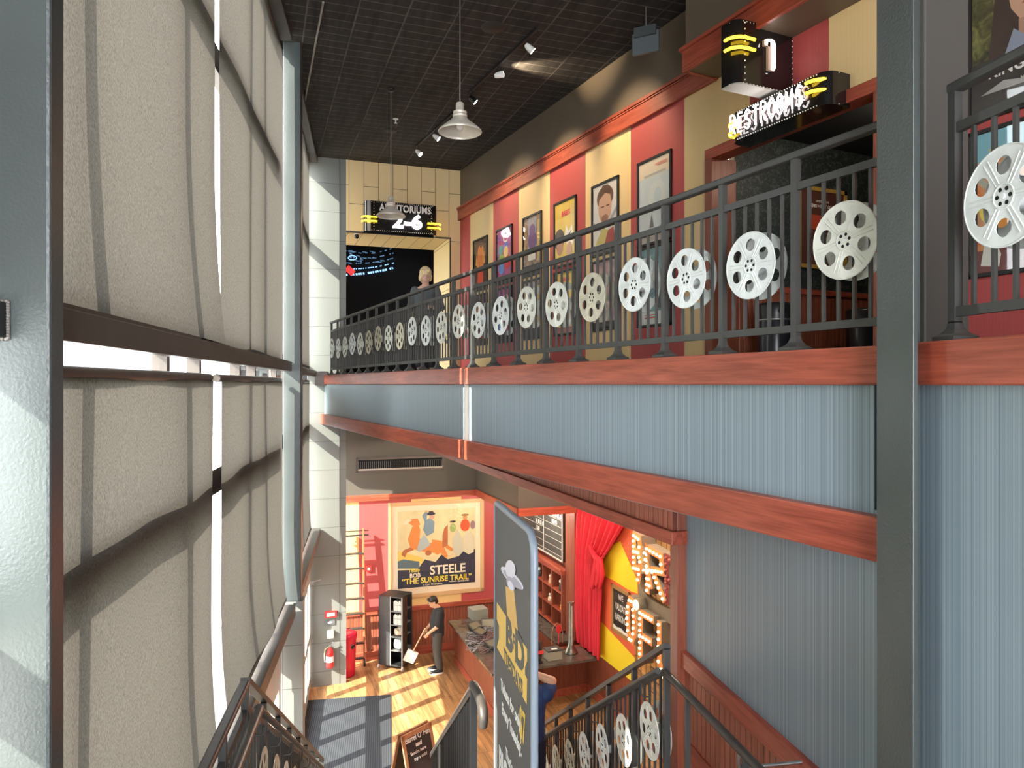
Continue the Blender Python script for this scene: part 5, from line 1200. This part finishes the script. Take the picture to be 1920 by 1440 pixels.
# ======================= PEOPLE =======================
def remesh(mb,name,m,parent,vox=.010,smooth=6,loc=None,**k):
    o=mb.build(name,m,parent=parent)
    r=o.modifiers.new('r','REMESH'); r.mode='VOXEL'; r.voxel_size=vox; r.use_smooth_shade=True
    s=o.modifiers.new('s','SMOOTH'); s.factor=.5; s.iterations=smooth
    dg=bpy.context.evaluated_depsgraph_get(); me=bpy.data.meshes.new_from_object(o.evaluated_get(dg))
    o.modifiers.clear(); o.data=me; 
    for p in me.polygons: p.use_smooth=True
    return o
def capsule(mb,pts,rs,n=14,sc=None):
    P=[Vector(p) for p in pts]
    for i in range(len(P)-1): mb.tube([P[i],P[i+1]],[rs[i],rs[i+1]],n)
    for p,r in zip(P,rs): mb.sphere(tuple(p),r,n=14)
    return mb
def loft(mb,secs,n=20):   # stacked ellipses (cx,cy,z,rx,ry)
    vs=[]
    for (cx,cy,z,rx,ry) in secs:
        for j in range(n): a=2*math.pi*j/n; vs.append((cx+rx*math.cos(a),cy+ry*math.sin(a),z))
    k=len(secs); fs=[(i*n+j,i*n+(j+1)%n,(i+1)*n+(j+1)%n,(i+1)*n+j) for i in range(k-1) for j in range(n)]
    fs+=[list(range(n))[::-1],[(k-1)*n+j for j in range(n)]]
    return mb.add(vs,fs)
def hand(mb,wrist,d,palmn,s=1,curl=.5,side=1):
    """d = finger direction, palmn = palm normal (fingers curl towards it)"""
    w=Vector(wrist); d=Vector(d).normalized(); pn=Vector(palmn); pn=(pn-d*pn.dot(d)).normalized(); a=d.cross(pn)*side
    pc=w+d*.045*s
    for k in (-1.5,-.5,.5,1.5):
        capsule(mb,[w+a*k*.010*s+d*.01,pc+a*k*.019*s+d*.035*s],[.015*s,.0115*s],8)
        L=[.066,.080,.076,.060][int(k+1.5)]*s
        b=pc+a*k*.020*s+d*.04*s; p1=b+(d*math.cos(curl*.5)+pn*math.sin(curl*.5))*L*.45; p2=p1+(d*math.cos(curl*1.3)+pn*math.sin(curl*1.3))*L*.32; p3=p2+(d*math.cos(curl*2)+pn*math.sin(curl*2))*L*.25
        capsule(mb,[b,p1,p2,p3],[.0095*s,.0088*s,.008*s,.007*s],8)
    tb=w+d*.025*s-a*.022*s; t1=tb+(d*.6-a*.7+pn*.35).normalized()*.036*s; t2=t1+(d*.9-a*.2+pn*.35).normalized()*.03*s
    capsule(mb,[tb,t1,t2],[.014*s,.011*s,.009*s],8)
def head(mb,c,tilt=0,turn=0,s=1):
    """skull with face towards -y; c = skull centre"""
    M=Matrix.Translation(c)@Matrix.Rotation(turn,4,'Z')@Matrix.Rotation(tilt,4,'X')
    def sp(p,r,sc=(1,1,1)): mb.sphere(tuple(Vector(p)*s),r*s,0,16,M,sc)
    sp((0,.012,.025),.092,(.84,1.04,1.0)); sp((0,-.028,-.035),.066,(.86,.9,1.15)); sp((0,-.052,-.088),.030,(1.0,.9,.8))
    sp((0,-.030,-.05),.060,(.92,.95,1.0)); sp((0,-.098,-.022),.013,(.8,1.15,1.0)); mb.bar(M@Vector((0,-.088*s,.02*s)),M@Vector((0,-.105*s,-.02*s)),.014*s,.016*s)
    for q in (-1,1): sp((q*.078,.015,-.012),.022,(.35,.8,1.25)); sp((q*.034,-.070,-.035),.024,(1,.7,.9)); sp((q*.03,-.086,.022),.012,(1.6,.6,.5))
    sp((0,-.094,-.058),.010,(2.0,.7,.6)); sp((0,-.092,-.068),.010,(1.7,.7,.6))
    return M
def face(M,t,s=1,eye=C(.08,.10,.12,.2),lip=C(.50,.18,.15)):
    e=MB(); w=MB()
    for q in (-1,1):
        w.sphere((q*.031*s,-.0845*s,.002*s),.0105*s,0,12,M,(1.15,.5,.45)); e.sphere((q*.031*s,-.089*s,.001*s),.0048*s,0,10,M)
    w.build('eye_whites',C(.75,.72,.68,.3),parent=t); e.build('pupils',eye,parent=t)
    MB().sphere((0,-.1015*s,-.0625*s),.010*s,0,12,M,(2.1,.3,.45)).build('lips',lip,parent=t)
    b=MB()
    for q in (-1,1): b.bar(M@Vector((q*.018*s,-.097*s,.024*s)),M@Vector((q*.048*s,-.084*s,.022*s)),.006*s,.007*s)
    return b
# ---- woman on the balcony ----
wx,wy,_=onplane_d(798,693,10.75)
t=thing('person','woman with short blonde hair and a dark grey top behind the balcony railing','person','B',(wx,wy,BALC),rz=math.radians(-20))
sk=mat('fair_skin',(.66,.40,.30),.5)
b=MB()
Mh=head(b,(0,-.06,1.505),tilt=.38,turn=.12,s=.98)
capsule(b,[(0,.0,1.33),(0,-.035,1.42)],[.055,.05])
loft(b,[(0,.01,.86,.15,.10),(0,.0,.98,.145,.10),(0,-.0,1.08,.125,.095),(0,-.01,1.22,.15,.11),(0,0,1.32,.14,.08),(0,0,1.37,.06,.05)])
for q in (-1,1): capsule(b,[(q*.085,0,.88),(q*.085,-.01,.48),(q*.09,.02,.09)],[.085,.055,.038]); capsule(b,[(q*.09,.03,.05),(q*.095,-.12,.035)],[.036,.028])
RS,RE,RW=(-.155,.0,1.29),(-.235,.04,1.03),(-.175,-.16,.88)
LS,LE,LW=(.155,.0,1.29),(.235,.0,1.04),(.125,-.20,1.03)
for S_,E_,W_ in ((RS,RE,RW),(LS,LE,LW)): capsule(b,[S_,E_,W_],[.048,.038,.026])
hand(b,RW,(.10,-.15,-.12),(.6,.2,0),.95,.6,1); hand(b,LW,(-.1,-.12,.0),(-.3,.3,-.6),.95,.7,-1)
remesh(b,'body',sk,t,.008,5)
c=MB(); loft(c,[(0,.01,.80,.175,.125),(0,.0,.95,.168,.12),(0,-.0,1.08,.148,.115),(0,-.015,1.22,.172,.132),(0,0,1.31,.15,.09),(0,.025,1.335,.10,.06)])
for S_,E_,W_ in ((RS,RE,RW),(LS,LE,LW)):
    e=Vector(E_); w_=Vector(W_); capsule(c,[S_,E_,e.lerp(w_,.45)],[.062,.050,.044])
remesh(c,'shirt',mat('charcoal_knit',(.10,.115,.125),.8),t,.012,4)
c=MB(); loft(c,[(0,.01,.76,.165,.118),(0,.0,.86,.168,.12),(0,0,.93,.15,.11)])
for q in (-1,1): capsule(c,[(q*.085,0,.84),(q*.085,-.01,.48),(q*.09,.02,.20)],[.10,.072,.062])
remesh(c,'trousers',mat('dark_trousers',(.045,.04,.05),.8),t,.012,4)
c=MB()
for q in (-1,1): capsule(c,[(q*.09,.05,.045),(q*.095,-.07,.035),(q*.10,-.13,.028)],[.042,.042,.030])
remesh(c,'shoes',MT['matte_black'],t,.010,3)
h=MB(); 
for (x,y,z,r,sc) in ((0,.022,.036,.102,(.88,1.04,.90)),(0,.05,-.01,.092,(.95,.8,.9)),(-.075,.01,-.035,.036,(.7,1,1.7)),(.075,.01,-.035,.036,(.7,1,1.7)),(-.035,-.055,.078,.024,(1.5,1,.9)),(.03,-.052,.08,.028,(1.4,1,.8)),(0,.06,-.08,.07,(1.1,.6,.9))): h.sphere((x,y,z),r,0,16,Mh,sc)
remesh(h,'hair',mat('blonde_hair',(.72,.56,.32),.6,0,.5,30,.2,30),t,.008,3)
face(Mh,t,.98).build('eyebrows',C(.45,.30,.18),parent=t)
# ---- man sweeping ----
mx,my,_=onplane_d(818,1258,0); d=-FLOOR*F_PX/(1258-HZ); mx,my,_=onplane_d(820,1258,d)
t=thing('person','man in glasses and a black t-shirt holding a long handled dustpan','person','B',(mx,my,FLOOR),rz=math.radians(-98))
sk2=mat('tan_skin',(.62,.36,.22),.5)
b=MB(); Mh=head(b,(0,-.10,1.53),tilt=.42,turn=0,s=1.0)
capsule(b,[(0,.02,1.38),(0,-.065,1.46)],[.065,.058])
loft(b,[(0,.0,.88,.16,.11),(0,-.01,1.0,.155,.13),(0,-.01,1.12,.155,.13),(0,.01,1.25,.175,.125),(0,.03,1.36,.16,.09),(0,.02,1.41,.07,.06)])
for q in (-1,1): capsule(b,[(q*.09,.0,.90),(q*.10,-.01,.48),(q*.11,.03,.09)],[.09,.06,.042]); capsule(b,[(q*.11,.03,.05),(q*.12,-.14,.035)],[.04,.03])
RS,RE,RW=(-.20,.02,1.34),(-.235,.00,1.07),(-.20,-.20,.90)
LS,LE,LW=(.20,.02,1.34),(.235,-.03,1.07),(.16,-.24,.90)
for S_,E_,W_ in ((RS,RE,RW),(LS,LE,LW)): capsule(b,[S_,E_,W_],[.055,.045,.030])
hand(b,RW,(.02,-.12,-.16),(.7,0,0),1.0,1.0,1); hand(b,LW,(-.05,-.12,-.16),(-.7,0,0),1.0,1.0,-1)
remesh(b,'body',sk2,t,.008,5)
c=MB(); loft(c,[(0,.005,.80,.185,.145),(0,.0,.95,.188,.155),(0,-.01,1.10,.185,.158),(0,.01,1.25,.20,.15),(0,.03,1.36,.185,.11),(0,.02,1.415,.095,.08)])
for S_,E_,W_ in ((RS,RE,RW),(LS,LE,LW)): capsule(c,[S_,Vector(S_).lerp(Vector(E_),.9)],[.078,.072])
remesh(c,'t_shirt',mat('black_cotton',(.018,.018,.02),.85),t,.012,4)
MB().sphere((-.30,.0,1.16),.03,sc=(.3,1.2,.7)).build('sleeve_logo',C(.35,.04,.06),parent=t)
c=MB(); loft(c,[(0,.0,.78,.175,.13),(0,0,.88,.18,.14),(0,0,.95,.165,.13)])
for q in (-1,1): capsule(c,[(q*.09,0,.86),(q*.10,-.01,.48),(q*.11,.03,.13)],[.108,.085,.072])
remesh(c,'trousers',mat('dark_brown_trousers',(.055,.048,.042),.8),t,.012,4)
c=MB(); 
for q in (-1,1): capsule(c,[(q*.11,.06,.05),(q*.12,-.08,.04),(q*.125,-.16,.035)],[.05,.046,.036])
remesh(c,'shoes',MT['matte_black'],t,.010,3)
s_=MB()
for q in (-1,1): s_.prism([(q*.12+x,y-.04) for x,y in circ(0,0,.055,20,.15)],.0,.028)
s_.build('shoe_soles',MT['white'],parent=t)
MB().bar((-.176,-.10,.05),(-.172,.0,.085),.006,.018).bar((.074,-.10,.05),(.076,.0,.085),.006,.018).build('shoe_stripe',MT['white'],parent=t)
h=MB()
for (x,y,z,r,sc) in ((0,.022,.05,.098,(.88,1.05,.88)),(0,.06,0,.085,(.92,.75,.9)),(0,-.06,.10,.045,(1.3,.9,.6))): h.sphere((x,y,z),r,0,16,Mh,sc)
remesh(h,'hair',mat('black_hair',(.015,.012,.012),.45),t,.008,3)
face(Mh,t,1.0).build('eyebrows',C(.02,.015,.015),parent=t)
g=MB()
for q in (-1,1): g.tube([Mh@Vector((q*.032+.022*math.cos(a),-.102,.0+.017*math.sin(a))) for a in [2*math.pi*i/14 for i in range(15)]],.0022,5,cap=False); g.tube([Mh@Vector((q*.054,-.10,.004)),Mh@Vector((q*.078,.02,.004))],.0022,5)
g.build('glasses',C(.05,.04,.04,.3),parent=t)
# dustpan, held: its own thing
hz_=Vector((-.17,-.29,.82)); en=Vector((-.24,-.50,.40))
c_,s2=math.cos(t.rotation_euler[2]),math.sin(t.rotation_euler[2])
dp=thing('dustpan','pale long handled dustpan held in front of the man in black','dustpan','B',tuple(t.location),rz=t.rotation_euler[2])
MB().tube([hz_+(hz_-en).normalized()*.12,en],.014,10).build('handle',C(.70,.52,.30),parent=dp)
dv=(en-hz_).normalized()
MB().bar(en-dv*.03,en+dv*.24,.25,.05,up=(1,0,0)).bar(en-dv*.02,en+dv*.04,.10,.07,up=(1,0,0)).build('pan',C(.72,.74,.72),parent=dp)
# ---- person on the stairs, mostly hidden by the banner ----
P3=l2w('W',2.92,8.2); 
zs=LAND-.594*(8.2-5.06)
t=thing('person','person in a navy blue shirt on the stairs, mostly hidden behind the banner','person','B',(P3.x,P3.y,LAND-.1715*11),rz=math.radians(180-20))
b=MB(); Mh=head(b,(0,-.03,1.66),s=1.0); capsule(b,[(0,.0,1.48),(0,-.01,1.58)],[.065,.058])
loft(b,[(0,0,.92,.165,.11),(0,0,1.05,.16,.12),(0,0,1.20,.16,.12),(0,0,1.35,.185,.125),(0,0,1.46,.17,.09),(0,0,1.50,.07,.06)])
for q in (-1,1): capsule(b,[(q*.09,.0,.93),(q*.10,-.01,.50),(q*.11,.03,.09)],[.095,.062,.044]); capsule(b,[(q*.11,.03,.05),(q*.12,-.14,.035)],[.04,.03])
# local +x is his left (left in photo when seen from behind is his left); right arm = local -x
RS,RE,RW=(-.19,.0,1.42),(-.36,-.03,1.44),(-.14,-.13,1.50)
LS,LE,LW=(.20,.02,1.42),(.26,.0,1.12),(.20,-.20,1.0)
RS=(-.19,0,1.40); RE=(-.27,-.06,1.50); RW=(-.06,-.12,1.575)
for S_,E_,W_ in ((RS,RE,RW),(LS,LE,LW)): capsule(b,[S_,E_,W_],[.06,.052,.034])
hand(b,RW,(.16,-.05,.06),(0,-1,0),1,.5,1); hand(b,LW,(0,-.12,-.1),(-.7,0,0),1,.8,-1)
remesh(b,'body',sk2,t,.009,5)
c=MB(); loft(c,[(0,0,.86,.185,.14),(0,0,1.05,.18,.145),(0,0,1.20,.185,.145),(0,0,1.35,.21,.15),(0,0,1.45,.19,.11),(0,0,1.51,.09,.08)])
capsule(c,[RS,Vector(RS).lerp(Vector(RE),.72)+Vector((0,0,-.035))],[.10,.075]); capsule(c,[LS,Vector(LS).lerp(Vector(LE),.9)],[.085,.075])
remesh(c,'shirt',mat('navy_cotton',(.02,.05,.14),.8,var=.3,vscale=12),t,.012,4)
c=MB(); loft(c,[(0,0,.82,.18,.14),(0,0,.90,.18,.145),(0,0,.97,.17,.13)])
for q in (-1,1): capsule(c,[(q*.09,0,.90),(q*.10,-.01,.50),(q*.11,.03,.13)],[.115,.09,.075])
remesh(c,'jeans',mat('dark_denim',(.015,.022,.045),.8,var=.3,vscale=14),t,.012,4)
c=MB()
for q in (-1,1): capsule(c,[(q*.11,.06,.05),(q*.12,-.16,.04)],[.05,.04])
remesh(c,'shoes',MT['matte_black'],t,.010,3)
h=MB().sphere((0,.025,.045),.102,0,16,Mh,(.9,1.04,.92)); remesh(h,'hair',C(.05,.03,.02),t,.01,3); face(Mh,t).build('eyebrows',C(.05,.03,.02),parent=t)
# ---- unseen fill lamps, added to brighten the bar, lobby and recess ----
def fill_lamp(lab,fr,x,y,z,pw,col=(1,.86,.66)):
    t=thing('fill_lamp',lab,'fill_lamp',fr,(x,y,z),group='added round fill lamps out of view')
    MB().lathe([(.0,-.004),(.06,-.004)],20).build('lens',MT['spot_face'],parent=t); MB().lathe([(.06,-.004),(.075,-.01),(.085,0)],20).build('rim',MT['white'],parent=t)
    ld=bpy.data.lights.new('fill_lamp_light','POINT'); ld.energy=pw; ld.color=col; ld.shadow_soft_size=.08
    lo=bpy.data.objects.new('fill_lamp_light',ld); COL.objects.link(lo); lo.parent=t; lo.location=(0,0,-.12)
for (x,y,pw) in ((5.6,15.2,50),(5.6,11.5,110),(4.2,14.8,25),(5.2,9.0,130),(4.2,12.0,40),(5.9,17.8,60)):
    z=-2.60 if (x>5.0 and y>13.9) else -.85
    fill_lamp('unseen round fill lamp added under the balcony to brighten the bar','D',x,y,z,pw)
for (x,y,pw,z) in ((7.4,5.2,14,3.08),):
    fill_lamp('round fill lamp added to brighten the restrooms recess','B',x,y,z,pw)  # lamp added to lift the dark recess
for b_,u in zip(bases,used):
    if not u:
        for ch in list(b_.children): bpy.data.objects.remove(ch)
        bpy.data.objects.remove(b_)
